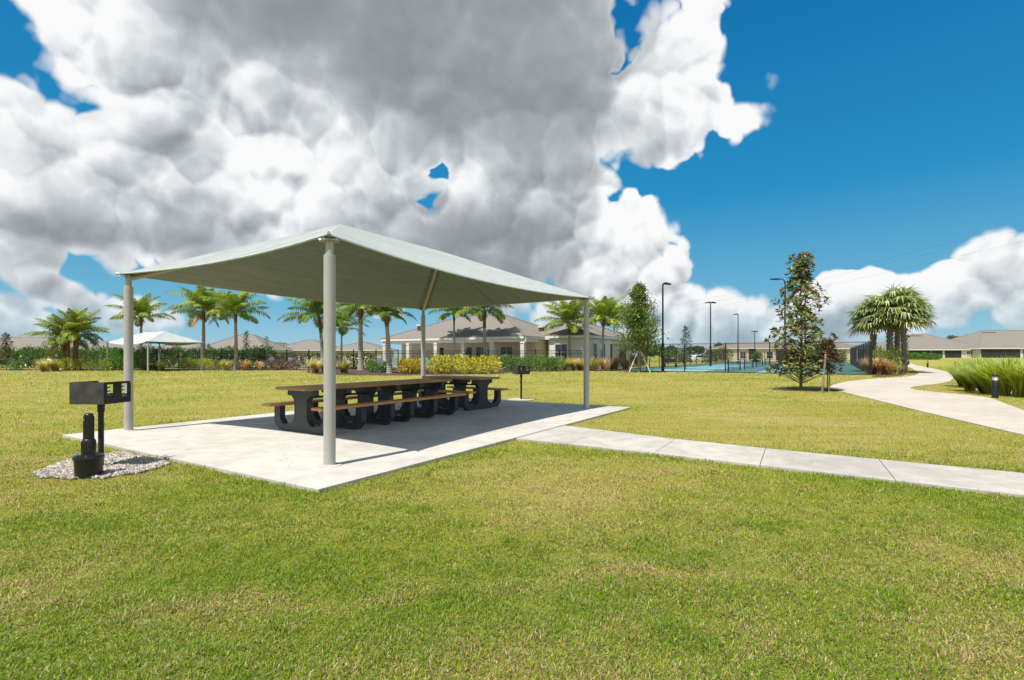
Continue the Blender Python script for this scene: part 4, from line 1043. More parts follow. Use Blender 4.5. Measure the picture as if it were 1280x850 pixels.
def magnolia(root, h, whorls, r, spread, lo=.12, pw=1.05, mat=magn_m, leafL=(.15, .26), col=(.060, .092, .020), mixes=((.20, (.16, .11, .035)), (.22, (.13, .16, .035)), (.07, (.10, .045, .02)))):
    m = MB(); m.tube([(0, 0, -.05), (.03, 0, h * .4), (-.02, .02, h * .97)], [.012 + .009 * h, .008 + .006 * h, .010], 8)
    Q = []; C = []
    for k in range(whorls):
        t = lo + (1 - lo) * (k / whorls) ** pw; z = h * t * 1.0; az = k * 2.39996 + r.uniform(-.5, .5); R = spread(t) * r.uniform(.25, 1.05)
        e = np.array([math.cos(az) * R, math.sin(az) * R, z + .12 * R]); s = np.array([0, 0, max(.2, z - .28 * R - .05)])
        m.tube([s, e], [.013, .006], 4)
        n = r.integers(8, 14); a = np.arange(n) * 2.4 + r.uniform(0, 6)
        dv = norm(e - s) * .6 + np.array([0, 0, .5])
        u_ = norm(np.cross(dv, [.3, .2, 1])); v_ = norm(np.cross(dv, u_))
        d = norm(np.cos(a)[:, None] * u_ + np.sin(a)[:, None] * v_ + dv * r.uniform(-.25, .9, (n, 1)))
        c = e + d * .02 + r.normal(size=(n, 3)) * .03
        Q.append(leaf_quads(c, d, np.tile(norm(dv), (n, 1)) + r.normal(size=(n, 3)) * .25, r.uniform(*leafL, n), r.uniform(.07, .115, n), .12)); C.append(cols(n, col, .35, mixes, r))
    m.build('trunk', bark_m, root, smooth=True)
    quads_obj('crown', np.concatenate(Q), np.concatenate(C), mat, root)
rM = np.random.default_rng(61)
root = empty('magnolia_tree', (MAG[0], MAG[1], 0), 0, 'slim magnolia with bronze glossy leaves standing alone on the lawn', 'tree')
magnolia(root, 5.4, 300, rM, lambda t: (1.12 if t < .45 else 1.12 - 1.75 * (t - .45)) * (.80 + .22 * math.sin(t * 21)) + .16 if t < .96 else .36, .11, 1.35)
sx_, sy_ = G(1036, 489.5); root = empty('magnolia_sapling', (sx_, sy_, 0), 0, 'small staked sapling with dark red leaves beside the magnolia', 'tree')
magnolia(root, 1.95, 34, np.random.default_rng(62), lambda t: .48 * (1 - t) + .12, .4, col=(.06, .05, .02), mixes=((.4, (.12, .05, .025)),))
for i, (px, py, hh, lab) in enumerate(((1027.5, 490.5, 1.45, 'weathered brown stake leaning beside the sapling'), (1034, 489, 1.35, 'thin dark stake upright beside the sapling'))):
    p = G(px, py); m = MB(); m.tube([(0, 0, -.05), (.14 if i == 0 else .02, 0, hh)], .036 if i == 0 else .018, 8); o = m.build('tree_stake', simple('old stake %d' % i, (.25, .19, .14) if i == 0 else (.06, .05, .045), .9, var=.3), location=(p[0], p[1], 0)); tag(o, lab, 'stake')
# darker young trees further off
far_t = [(857, 50.0, 408, 58, 1.0, 'slim young tree inside the court corner, sparse grey green crown'), (8, 47, 417, 60, .8, 'dark slender sapling at the left edge of the photo'), (308, 56, 414, 40, .7, 'sparse reddish sapling right of the tall pair of palms'),
         (262, 58, 430, 24, .5, 'small dark sapling between the tall pair of palms'), (333, 57, 421, 20, .6, 'nearly bare sapling above the fence left of the front post'), (55, 58, 426, 20, .6, 'dark sapling behind the bushy palm on the left'), (120, 58, 428, 20, .6, 'dark sapling right of the bushy palm, near the small canopy')]
for i, (px, Z, yt, nw, wd, lab) in enumerate(far_t):
    x, y = at(px, Z); root = empty('young_tree', (x, y, 0), 0, lab, 'tree', 'thin young trees')
    magnolia(root, zat(yt, Z), nw, np.random.default_rng(70 + i), lambda t: wd * (1 - t) ** .8 + .12, .28, leafL=(.14, .26), col=(.045, .055, .025) if i else (.07, .09, .03), mixes=((.3, (.10, .06, .03)),))

# shrubs: leaves through lumpy volumes
def lumps_leaves(n, lumps, r, L, W, upbias=.5, shell=.55):
    """lumps: (x, y, z, rx, ry, rz)"""
    lumps = np.array(lumps, float); vol = (lumps[:, 3] * lumps[:, 4] * lumps[:, 5]) ** .67; idx = r.choice(len(lumps), n, p=vol / vol.sum())
    d = sphere_dirs(n, r); rr = (shell + (1 - shell) * r.random(n)) * (1 + .10 * r.normal(size=n))
    c = lumps[idx, :3] + d * lumps[idx, 3:] * rr[:, None]; c[:, 2] = np.maximum(c[:, 2], .02)
    dd = norm(d + r.normal(size=(n, 3)) * .55 + np.array([0, 0, upbias]))
    return leaf_quads(c, dd, sphere_dirs(n, r) + d * .8, r.uniform(*L, n), r.uniform(*W, n), .1)
def shrub(name, px0, px1, ytop, Z, label, base, mixes=(), n=1500, depth=None, L=(.12, .22), W=(.04, .07), group=None, cat='shrub', seed=0, upbias=.5, var=.3, nl=None):
    r = np.random.default_rng(200 + seed); (x0, _), (x1, _) = at(px0, Z), at(px1, Z); wdt = x1 - x0; h = zat(ytop, Z); dep = depth or min(wdt, h * 1.2)
    xc = (x0 + x1) / 2; zb = float(gh(xc, Z + dep / 2))
    root = empty(name, (xc, Z + dep / 2, zb), 0, label, cat, group); h -= zb
    k = nl or max(3, int(wdt / (h * .55)) + 1); lumps = []
    for i in range(k):
        t = (i + .5) / k
        for j in range(max(1, int(dep / (h * .8)))):
            hh = h * r.uniform(.82, 1.0); rx = min(wdt / 2, max(wdt / k * .85, .22 * h)); cx = np.clip(-wdt / 2 + wdt * t, -wdt / 2 + rx * .9, wdt / 2 - rx * .9)
            lumps.append((cx, r.uniform(-.25, .25) * dep, hh * .52, rx, dep * .45, hh * .48))
    quads_obj('foliage', lumps_leaves(n, lumps, r, L, W, upbias), cols(n, base, var, mixes, r), leafy_m, root)
    m = MB()
    for i in range(k * 2): m.tube([(lumps[i % len(lumps)][0] * .8, 0, 0), (lumps[i % len(lumps)][0] + r.uniform(-.2, .2), r.uniform(-.2, .2), h * .6)], [.02, .008], 5)
    m.build('stems', bark_m, root); return root
G1 = 'shrubs in the planting strip by the pool fence'
YEL = (.62, .47, .022); GRN = (.075, .16, .022)
shrub('croton_shrub', 533, 624, 444, 37.2, 'large mounded croton with bright yellow and green leaves behind the tables', (.20, .22, .02), [(.50, YEL), (.2, (.07, .13, .02)), (.08, (.62, .50, .08))], 5200, 2.6, (.16, .30), (.05, .085), G1, seed=1)
shrub('croton_shrub', 496, 530, 448, 37.6, 'smaller orange yellow croton left of the back canopy post', (.24, .21, .02), [(.6, (.52, .36, .02)), (.15, (.09, .13, .02))], 2200, 1.7, (.16, .28), (.05, .08), G1, seed=2)
shrub('green_shrub', 456, 486, 451, 40.5, 'fresh green low shrub between the two white palm trunks', GRN, [(.3, (.13, .24, .03))], 1700, 1.5, group=G1, seed=3)
shrub('hedge', 618, 706, 443, 43.0, 'loose leafy green hedge in front of the clubhouse porch, behind the far grill', (.095, .17, .03), [(.25, (.16, .24, .05)), (.15, (.05, .09, .02))], 5200, 1.6, (.14, .26), (.05, .09), None, 'hedge', seed=4, upbias=.8)
shrub('hedge', -40, 338, 432.5, 54.5, 'long clipped dark green hedge behind the left fence', (.060, .120, .024), [(.30, (.10, .18, .03))], 26000, 1.6, (.20, .34), (.08, .13), None, 'hedge', seed=5, nl=30)
shrub('hedge', 338, 470, 440, 55.5, 'low dark hedge inside the pool fence near the loungers', (.04, .075, .018), [(.2, (.07, .12, .02))], 3500, 1.2, (.16, .28), (.08, .13), None, 'hedge', seed=51, nl=14)
shrub('green_shrub', 128, 152, 436.5, 46.5, 'tall bright green bush just left of the left canopy post', (.065, .16, .02), [(.3, (.10, .22, .03))], 2600, 1.8, group=G1, seed=6)
shrub('green_shrub', 150, 178, 441, 47.0, 'bright green bush right behind the left canopy post', (.065, .15, .02), [(.3, (.10, .21, .03))], 2000, 1.6, group=G1, seed=7)
shrub('green_shrub', 98, 132, 449, 45.5, 'low mixed green and yellow bush under the bushy palm, right part', (.10, .15, .025), [(.35, (.24, .25, .03))], 1900, 1.5, group=G1, seed=8)
shrub('yellow_shrub', 66, 100, 447, 45.5, 'low yellow green bush under the bushy palm, left part', (.17, .18, .02), [(.4, (.36, .30, .03))], 1900, 1.4, group=G1, seed=9)
shrub('yellow_shrub', 216, 256, 447.5, 48.0, 'lime yellow bush at the foot of the left tall palm', (.26, .30, .018), [(.4, (.40, .38, .02))], 2000, 1.5, group=G1, seed=10)
shrub('yellow_shrub', 254, 292, 449, 48.2, 'yellow green bush between the trunks of the tall pair of palms', (.21, .24, .03), [(.35, (.36, .33, .05))], 1800, 1.5, group=G1, seed=11)
shrub('green_shrub', 6, 23, 449, 46.0, 'small round green shrub at the foot of the left edge sapling', (.06, .12, .02), [(.2, (.10, .17, .03))], 800, 1.0, group=G1, seed=12)
for i, (a, b_, yt, lab) in enumerate(((330, 344, 450, 'pinkish low shrub left of the dark red pair'), (343, 356, 449, 'dark red shrub beyond the lawn, left of a pair'), (355, 373, 449, 'dark red shrub beyond the lawn, right of a pair'), (176, 194, 456, 'low brownish shrub below the small canopy'))):
    shrub('red_shrub', a, b_, yt, 47.5, lab, (.13, .06, .035), [(.35, (.22, .13, .06)), (.2, (.06, .07, .02))], 700, 1.1, group=G1, seed=20 + i)
shrub('hedge', 1133, 1180, 441.3, 88.0, 'clipped box hedge beside the far bend of the path', (.06, .13, .02), [(.3, (.09, .18, .03))], 4200, 2.5, (.18, .30), (.10, .16), None, 'hedge', seed=30, nl=9)
shrub('green_shrub', 1103, 1132, 429, 39.2, 'light green upright bush at the foot of the sabal palms', (.13, .19, .025), [(.35, (.24, .28, .03))], 1500, 1.4, (.14, .26), (.04, .07), None, seed=31)
for i, (a, b_, yt, Z, lab) in enumerate(((828, 846, 436, 86, 'olive bush behind the courts just right of the tallest court light'), (846, 866, 440, 88, 'brown and green bush behind the courts by the slim tree'), (884, 902, 436, 92, 'dark green bush behind the courts near the second light'), (900, 918, 433, 96, 'rounded green bush before the low house, left end'), (945, 953, 438, 98, 'bright green bush against the low house wall'), (1040, 1062, 436, 80, 'green bush at the right end of the courts'), (780, 812, 442, 62, 'dense green bush behind the propped oak'), (765, 783, 434, 58, 'leafy green bush right of the clubhouse wing'), (1030, 1046, 421, 60, 'tall green tree-like bush behind the sapling'))):
    shrub('green_shrub', a, b_, yt, Z, lab, (.075, .115, .028), [(.3, (.12, .17, .03)), (.15, (.14, .10, .04))], 1400, 2.5, (.18, .34), (.10, .17), 'bushes around the courts', seed=40 + i)

# ornamental grass clumps
def clump_quads(r, n, h, spread, col, mixes, w=.018, arch=1.0, dry_base=0.0):
    az = r.uniform(0, 6.283, n); r0 = np.sqrt(r.random(n)) * spread * .35; L = h * r.uniform(.75, 1.25, n)
    b0 = np.stack([np.cos(az * 1.7) * r0, np.sin(az * 1.7) * r0, np.zeros(n)], -1)
    h_ = np.stack([np.cos(az), np.sin(az), np.zeros(n)], -1); lean = r.uniform(.03, .45, n); bend = r.uniform(.5, 1.9, n) * arch
    sd_ = np.stack([-np.sin(az), np.cos(az), np.zeros(n)], -1); Q = []; C = []; ns = 5; p = b0; cc = cols(n, col, .3, mixes, r)
    for k in range(ns):
        a = lean + bend * ((k + .5) / ns) ** 1.6; q = p + (h_ * np.sin(a)[:, None] + np.array([0, 0, 1]) * np.cos(a)[:, None]) * (L / ns)[:, None]
        wa, wb = w * (1 - (k / ns) ** 2) + .002, w * (1 - ((k + 1) / ns) ** 2) + .002
        Q.append(np.stack([p - sd_ * wa, p + sd_ * wa, q + sd_ * wb, q - sd_ * wb], 1)); C.append(cc if k > 1 or dry_base == 0 else cc * (1 - dry_base) + np.array((.30, .22, .10)) * dry_base); p = q
    return np.concatenate(Q), np.concatenate(C)
def clump_proto(name, seed, n, h, spread, col, mixes, **kw):
    r = np.random.default_rng(seed); Q, C = clump_quads(r, n, h, spread, col, mixes, **kw)
    return quads_obj(name, Q, C, straw_m)
# the big bright green bed on the right
bigs = [clump_proto('grass_clump', 300 + i, 1000, 1.18, .5, (.25, .31, .03), [(.28, (.40, .40, .05)), (.08, (.48, .40, .16)), (.15, (.10, .18, .02))], w=.0135, arch=.75, dry_base=.4) for i in range(3)]
GB = [(1203, 490), (1222, 493), (1243, 495), (1263, 497), (1285, 499), (1310, 501), (1196, 484), (1212, 486), (1232, 487), (1254, 488), (1276, 490), (1300, 492), (1330, 494), (1207, 480), (1226, 481), (1248, 482), (1270, 483), (1294, 484)]
glab = ['tall green grass clump at the left end of the bed, front row', 'tall green grass clump just left of the near bollard', 'tall green grass clump directly behind the near bollard', 'tall green grass clump just right of the near bollard', 'tall green grass clump cut by the right edge of the photo']
for i, (px, py) in enumerate(GB):
    o = bigs[i] if i < 3 else bigs[i % 3].copy()
    if i >= 3: COL.objects.link(o)
    p = G(px, py); o.location = (p[0] + .62, p[1] + .35, 0); o.rotation_euler = (0, 0, i * 1.3); s = .86 + .22 * ((i * 7) % 5) / 5; o.scale = (s, s, s)
    tag(o, glab[i] if i < 5 else 'tall green grass clump in the dense back rows of the right hand bed'.replace('right hand bed', 'big grass bed'), 'ornamental grass', 'grass clumps in the big bed by the path')
tans = [clump_proto('grass_clump', 320 + i, 300, .95, .6, c, m_, w=.02, arch=.8, dry_base=.2) for i, (c, m_) in enumerate((((.46, .36, .15), [(.3, (.56, .46, .22)), (.25, (.24, .24, .06))]), ((.30, .25, .08), [(.3, (.44, .36, .15)), (.25, (.14, .18, .04))]), ((.34, .20, .11), [(.4, (.48, .33, .19)), (.2, (.20, .12, .06))])))]
TG = [(390, 467, 0, 1.25, 'golden tan grass tuft left of the thick front post'), (428, 467.5, 1, 1.15, 'tan green grass tuft right of the thick front post'), (303, 463.5, 2, 1.05, 'pinkish tan grass tuft right of the tall pair of palms'), (320, 463.5, 2, .95, 'pinkish tan grass tuft left of the red shrubs'),
      (197, 464, 0, .95, 'pale grass tuft between the posts of the small canopy'), (50, 465, 0, 1.2, 'tan grass tuft at the left end of the planting'), (62, 464.5, 1, 1.1, 'second tan grass tuft at the left end of the planting'),
      (278, 463.5, 1, 1.05, 'yellowish grass tuft at the foot of the right tall palm'), (404, 466.5, 1, 1.0, 'greenish grass tuft touching the thick front post'),
      (692, 463.5, 0, 1.2, 'straw coloured grass tuft at the right end of the leafy hedge'), (704, 463.5, 1, 1.3, 'second straw grass tuft along the clubhouse wing'), (716, 463.7, 0, 1.25, 'third straw grass tuft along the clubhouse wing'), (728, 463.6, 0, 1.25, 'straw grass tuft right behind the right canopy post'), (742, 464, 1, 1.3, 'grass tuft just right of the right canopy post'), (756, 464, 2, 1.25, 'reddish grass tuft at the court corner post'), (680, 463.6, 1, 1.2, 'greenish straw tuft in front of the leafy hedge'),
      (770, 462, 2, 1.3, 'reddish grass tuft behind the corner of the court fence'), (783, 462, 2, 1.2, 'reddish grass tuft left of the oak prop'),
      (1094, 468, 2, 1.3, 'reddish brown grass tuft at the foot of the sabal palms'), (1103, 469, 2, 1.35, 'largest reddish grass tuft beside the path bend'), (1115, 469, 2, 1.1, 'reddish grass tuft right under the central sabal palm'), (1128, 468, 1, .8, 'small greenish tuft at the right end of the sabal bed')]
used = set()
for i, (px, py, k, s, lab) in enumerate(TG):
    o = tans[k] if k not in used else tans[k].copy()
    if k in used: COL.objects.link(o)
    used.add(k); p = G(px, py); o.location = (p[0], p[1] + .5, 0); o.rotation_euler = (0, 0, i * 1.7); o.scale = (s * 1.05, s * 1.05, s)
    tag(o, lab, 'ornamental grass', 'tan grass tufts in the planting')
# far trees over the roofs
def far_tree(px, Z, ytop, wd, lab, seed, base=(.05, .085, .025)):
    r = np.random.default_rng(seed); x, y = at(px, Z); h = zat(ytop, Z); z0 = float(gh(x, y)); w_ = wd / F * Z
    root = empty('distant_tree', (x, y, z0), 0, lab, 'tree', 'far trees on the skyline'); h -= z0
    m = MB(); m.tube([(0, 0, 0), (.1, 0, h * .5), (0, 0, h * .85)], [.22, .16, .05], 8); m.build('trunk', bark_m, root)
    lumps = [(r.uniform(-.33, .33) * w_, r.uniform(-.3, .3) * w_, h * r.uniform(.5, .82), w_ * r.uniform(.16, .28), w_ * .25, h * r.uniform(.12, .2)) for _ in range(9)]
    n = 1500; quads_obj('crown', lumps_leaves(n, lumps, r, (.35, .7), (.25, .45)), cols(n, base, .3, [(.2, (.08, .12, .03))], r), oak_m, root)
for i, a in enumerate(((1196, 190, 418, 26, 'dark tree rising between the two right hand roofs'.replace('right hand', 'tan')), (958, 150, 424, 9, 'small tree clump on the skyline left of the magnolia'), (832, 120, 432, 34, 'far tree row piece behind the tallest court light'), (868, 125, 433, 30, 'far tree behind the slim young tree'), (905, 130, 428, 22, 'far tree at the left end of the low house roof'), (805, 110, 430, 30, 'far tree behind the propped oak'), (1060, 130, 434, 16, 'small far tree left of the windscreen fence'))):
    far_tree(*a, seed=400 + i)
# ------------------------------------------------------------------ buildings
roof_m, nt, b = new_mat('taupe asphalt shingles')
tc = nt.node('ShaderNodeTexCoord').outputs['Object']; n1 = nt.noise(tc, 1.3, 4, .6); n2 = nt.noise(tc, 9, 3, .7)
br = nt.node('ShaderNodeTexBrick'); br.inputs['Scale'].default_value = 3.2; nt.link(tc, br.inputs['Vector']); br.inputs['Mortar Size'].default_value = .008
br.inputs['Color1'].default_value = (.185, .162, .135, 1); br.inputs['Color2'].default_value = (.24, .212, .178, 1); br.inputs['Mortar'].default_value = (.16, .135, .115, 1)
nt.put(b.inputs['Base Color'], nt.mix(nt.ss(n2, .35, .7, 0, .5), br.outputs['Color'], nt.mix(nt.ss(n1, .3, .7), (.175, .155, .13), (.255, .228, .192)))); b.inputs['Roughness'].default_value = .92; nt.put(b.inputs['Normal'], nt.bump(n2, .4, .02))
stucco_m = simple('beige stucco', (.62, .54, .42), .9, var=.06, scale=2, bump=.25, bscale=60)
stuccow_m = simple('pale stucco', (.66, .63, .57), .9, var=.06, scale=2, bump=.25, bscale=60)
trim_m = simple('white painted trim', (.74, .72, .67), .6, var=.04)
glass_m, nt, b = new_mat('dark window glass'); b.inputs['Base Color'].default_value = (.02, .03, .035, 1); b.inputs['Roughness'].default_value = .06; b.inputs['Specular IOR Level'].default_value = .8
cage_m = simple('bronze screen enclosure', (.025, .024, .024), .7, var=.3)
inner_m = simple('shaded lanai wall', (.30, .26, .21), .9)
vent_m = simple('rust red roof vent', (.11, .05, .035), .7, var=.3)
def hip_roof(parent, x0, x1, y0, y1, ze, slope, mat, ov=.5, ridge=None, name='roof', fascia=True):
    """local axes of the building; the ridge runs along the longer side"""
    x0 -= ov; x1 += ov; y0 -= ov; y1 += ov; wx, wy = x1 - x0, y1 - y0; k = min(wx, wy) / 2; zr = ze + k * slope
    if wx >= wy: A, B = (x0 + k, (y0 + y1) / 2, zr), (x1 - k, (y0 + y1) / 2, zr)
    else: A, B = ((x0 + x1) / 2, y0 + k, zr), ((x0 + x1) / 2, y1 - k, zr)
    m = MB(); c = [(x0, y0, ze), (x1, y0, ze), (x1, y1, ze), (x0, y1, ze)]
    vs = c + [A, B] + [(x, y, ze - .03) for x, y, _ in c]
    if wx >= wy: fs = [(0, 1, 5, 4), (2, 3, 4, 5), (1, 2, 5), (3, 0, 4)]
    else: fs = [(0, 1, 4), (1, 2, 5, 4), (2, 3, 5), (3, 0, 4, 5)]
    m.add(vs, fs + [(9, 8, 7, 6), (0, 6, 7, 1), (1, 7, 8, 2), (2, 8, 9, 3), (3, 9, 6, 0)])
    r = m.build(name, mat, parent)
    if fascia:
        f = MB(); t = .06
        f.box(((x0 + x1) / 2, y0 + t / 2 + .012, ze - .155), (wx - .03, t, .24)); f.box(((x0 + x1) / 2, y1 - t / 2 - .012, ze - .155), (wx - .03, t, .24))
        f.box((x0 + t / 2 + .012, (y0 + y1) / 2, ze - .155), (t, wy - .2, .24)); f.box((x1 - t / 2 - .012, (y0 + y1) / 2, ze - .155), (t, wy - .2, .24)); f.build('fascia', trim_m, r)
    hc = MB()
    for p in c[:4]:
        q = min((A, B), key=lambda e: (Vector(e) - Vector(p)).length); hc.tube([Vector(p) + Vector((0, 0, .02)), Vector(q) + Vector((0, 0, .02))], .07, 5)
    hc.tube([Vector(A) + Vector((0, 0, .02)), Vector(B) + Vector((0, 0, .02))], .07, 5); hc.build('hip_cap', mat, r)
    return r
def window(parent, x, y, z0, z1, w, face='-y', lab=None):
    """frame proud of the wall with a dark pane and a middle bar"""
    def put(m, cx, cz, sx, sz, d0, d1):
        c = (d0 + d1) / 2; t = abs(d1 - d0)
        if face == '-y': m.box((x + cx, y - c, cz), (sx, t, sz))
        elif face == '+x': m.box((x + c, y + cx, cz), (t, sx, sz))
        else: m.box((x - c, y + cx, cz), (t, sx, sz))
    m = MB(); zc = (z0 + z1) / 2; h = z1 - z0
    put(m, 0, z1 + .05, w + .2, .10, .004, .07); put(m, 0, z0 - .05, w + .2, .10, .004, .09); put(m, -w / 2 - .05, zc, .10, h - .01, .004, .07); put(m, w / 2 + .05, zc, .10, h - .01, .004, .07); put(m, 0, zc, .05, h - .01, .03, .06); put(m, 0, zc + .02, w - .06, .04, .03, .055)
    f = m.build('window', trim_m, parent); g = MB(); put(g, 0, zc, w, h, .006, .024); g.build('pane', glass_m, f); return f
# clubhouse: local x runs along -V (to the right), local y along U (away)
CH = np.array([1.2, 53.0]); club = empty('clubhouse', (CH[0], CH[1], 0), math.atan2(-V[1], -V[0]), 'long beige clubhouse with taupe hip roof and open columned porch', 'clubhouse')
ZE = 3.42
W_ = MB(); W_.box((-10.3, 8.6, 1.68), (20.0, 10.8, 3.36)); W_.build('wall', stucco_m, club)
pl = MB(); pl.box((-10.3, 1.75, .06), (20.6, 2.9, .12)); pl.build('porch_floor', deck_m, club)
bm_ = MB(); bm_.box((-10.3, .36, 3.02), (20.6, .42, .40)); bm_.box((-.25, 1.9, 3.02), (.42, 2.64, .40)); bm_.box((-20.4, 1.9, 3.02), (.42, 2.64, .40)); bm_.build('porch_beam', trim_m, club)
sf = MB(); sf.box((-10.3, 1.9, 3.27), (20.4, 2.6, .05)); sf.build('porch_ceiling', stuccow_m, club)
for px in (479, 508.5, 543, 577, 613.5, 653.2):
    k = (px - 640) / F; s = (CH[0] - k * CH[1]) / (.8496 + .5275 * k); s = max(.25, min(20.4, s))
    m = MB(); m.box((-s, .36, 1.41), (.46, .46, 2.82)); m.box((-s, .36, .35), (.60, .60, .70)); m.box((-s, .36, 2.70), (.56, .56, .10)); m.build('porch_column', stuccow_m, club, bevel=.01)
hip_roof(club, -20.7, 0, 0, 14, ZE, .42, roof_m, ov=.02)
for px, py in ((514, 415.5), (660.5, 408.5)):
    sx = {514: -16.4, 660.5: 0}[px]
    if px == 514: x_, y_, z_ = -16.6, 2.6, ZE + 2.6 * .42
    else: x_, y_, z_ = -1.6, 6.8, ZE + 1.6 * .42
    m = MB(); m.box((x_, y_, z_ + .2), (.46, .46, .70)); v = m.build('roof_vent', vent_m, club); m = MB(); m.box((x_, y_, z_ + .62), (.60, .60, .16)); m.build('vent_cap', trim_m, v)
for x_, w_ in ((-9.7, 1.5), (-7.6, 1.5), (-4.1, 1.6), (-13.9, 1.4)): window(club, x_, 3.2, .35, 2.35, w_)
for x_ in (-8.7, -5.2, -12): 
    m = MB(); m.tube([(x_, 1.8, 3.24), (x_, 1.8, 2.85)], .03, 6); 
    for k in range(4): m.box((x_ + .35 * math.cos(k * 1.571 + .4), 1.8 + .35 * math.sin(k * 1.571 + .4), 2.84), (.6, .12, .015), k * 1.571 + .4)
    m.lathe([(.10, 2.78), (.12, 2.84), (.06, 2.92)], 10, (x_, 1.8, 0)); m.build('ceiling_fan', cage_m, club)
gt = MB(); gt.tube([(.12, .25, 3.2), (.12, .25, 2.9), (-.05, .12, 2.7), (-.05, .12, .1)], .05, 8); gt.build('downpipe', trim_m, club)
# wing: recessed link and a projecting room
W2 = MB(); W2.box((3.3, 9.7, 1.68), (6.6, 8.6, 3.36)); W2.build('wall', stucco_m, club)
hip_roof(club, -4.0, 6.9, 5.0, 14.4, ZE - .006, .40, roof_m, ov=.25)
W3 = MB(); W3.box((4.70, 4.1, 1.66), (4.1, 6.8, 3.32)); W3.build('wall', stuccow_m, club)
hip_roof(club, 2.65, 6.75, .7, 9.0, ZE - .02, .40, roof_m, ov=.35)
window(club, 4.0, .7, .9, 2.5, 1.3); window(club, 6.75, 2.7, .6, 2.6, .9, '+x'); window(club, 6.75, 5.0, .6, 2.6, .9, '+x')
# houses
def house(px0, px1, yridge, Z, label, yeave=436.0, depth=11.0, wall=stucco_m, wins=(), cage=None, gz=0.0, seed=0, group='tan roofed houses around the park', roof=roof_m, rz=0.0, vents=()):
    (x0, _), (x1, _) = at(px0, Z), at(px1, Z); w = x1 - x0; xc = (x0 + x1) / 2
    ze = zat(yeave, Z) - gz; k = min(w + 1, depth + 1) / 2; zr = zat(yridge, Z + k) - gz; slope = max(.15, (zr - ze) / k)
    root = empty('house', (xc, Z, gz), rz, label, 'house', group)
    m = MB(); m.box((0, depth / 2, (ze - .06) / 2), (w - .6, depth, ze - .06)); m.build('wall', wall, root)
    hip_roof(root, -w / 2, w / 2, 0, depth, ze, slope, roof, ov=.4)
    for pa, pb, zz0, zz1 in wins:
        xa, xb = at(pa, Z)[0] - xc, at(pb, Z)[0] - xc; window(root, (xa + xb) / 2, 0, zz0, zz1, xb - xa)
    for pa, pb in (cage or ()):
        xa, xb = at(pa, Z)[0] - xc, at(pb, Z)[0] - xc; n = max(2, int((xb - xa) / 1.6)); c = MB(); c.box(((xa + xb) / 2, -.10, ze / 2 - .12), (xb - xa - .06, .03, ze - .26)); pan = c.build('lanai_screen', cage_m, root)
        c = MB()
        for i in range(n + 1): c.box((xa + (xb - xa) * i / n, -.16, ze / 2 - .12), (.07, .07, ze - .26))
        c.box(((xa + xb) / 2, -.16, ze - .22), (xb - xa, .08, .08)); c.build('screen_frame', cage_m, pan)
    for pv in vents:
        xv = at(pv, Z)[0] - xc; m = MB(); m.box((xv, k * .82, ze + k * .82 * slope + .10), (1.5, .5, .22)); m.build('roof_vent', cage_m, root)
    return root
house(-90, 64, 421.5, 92, 'tan roofed house at the far left edge behind the dark hedge', 437.5, 13)
house(66, 168, 427, 100, 'tan roofed house behind the bushy palm clump', 437.5, 11)
house(176, 250, 427.5, 104, 'tan roofed house behind the small fabric canopy', 437.5, 11)
house(246, 334, 418, 88, 'steep tan roofed house behind the tall pair of palms', 437.5, 10)
house(330, 350, 428, 118, 'sliver of a far roof between two tan roofed houses, left of the front post', 437, 9)
house(340, 412, 424.5, 98, 'tan roofed house behind the drooping palm left of the front post', 437, 10)
house(410, 478, 427, 100, 'tan roofed house right of the front post behind the white trunked palm', 437, 11)
house(905, 1015, 427.5, 122, 'long low house behind the courts with light porch posts', 434.5, 12, wins=((925, 932, .6, 2.2), (958, 966, .6, 2.2)), cage=((936, 944), (970, 985)))
house(1020, 1086, 427, 118, 'low house behind the right end of the courts by the windscreen fence', 434.8, 12, cage=((1066, 1078),))
h1 = house(1131, 1236, 417.5, 108, 'tan roofed house with white wall and twin windows beyond the clipped hedge', 436.2, 15, stuccow_m, wins=((1208.5, 1212.2, .75, 2.0), (1213.2, 1216.8, .75, 2.0)), cage=((1136, 1162), (1164, 1177), (1181, 1200.5)), gz=.78, vents=(1162, 1170, 1178))
h2 = house(1224, 1420, 413, 106, 'tan roofed house with wide dark screened lanai at the right edge', 434.5, 15, stuccow_m, wins=(), cage=((1226, 1274), (1279, 1300)), gz=.78, vents=(1268, 1276))
# ------------------------------------------------------------------ small things far off
sling_m = simple('blue grey sling fabric', (.22, .26, .34), .8); tealc_m = simple('turquoise sling fabric', (.10, .42, .42), .8); alu_m = simple('white aluminium frame', (.6, .6, .6), .5)
def lounger(px, Z, lab, rz, mat=sling_m):
    x, y = at(px, Z); root = empty('pool_lounger', (x, y, .02), rz, lab, 'sun lounger', 'sun loungers behind the pool fence')
    m = MB(); m.box((0, -.3, .38), (.62, 1.25, .04)); m.build('seat', mat, root)
    m = MB(); m.box((0, 0, 0), (.62, .04, .85), M=Matrix.Rotation(rad(-30), 4, 'X')); b_ = m.build('backrest', mat, root, location=(0, .53, .75))
    for sx in (-1, 1):
        for yy in (-.8, .25): m = MB(); m.tube([(sx * .29, yy, 0), (sx * .29, yy, .38)], .02, 6); m.build('leg', alu_m, root)
    return root
for i, (px, lab) in enumerate(((330, 'lounger behind the fence at the left end of the row'), (345, 'lounger behind the fence left of the red shrubs'), (366, 'lounger behind the fence above the right red shrub'), (374, 'lounger just left of the golden grass tuft'), (478, 'lounger left of the white leaning palm trunk'), (496, 'lounger right of the white leaning palm trunk'), (519, 'pale lounger above the small croton'))):
    lounger(px, 54.5, lab, rad(25 + 37 * i % 60))
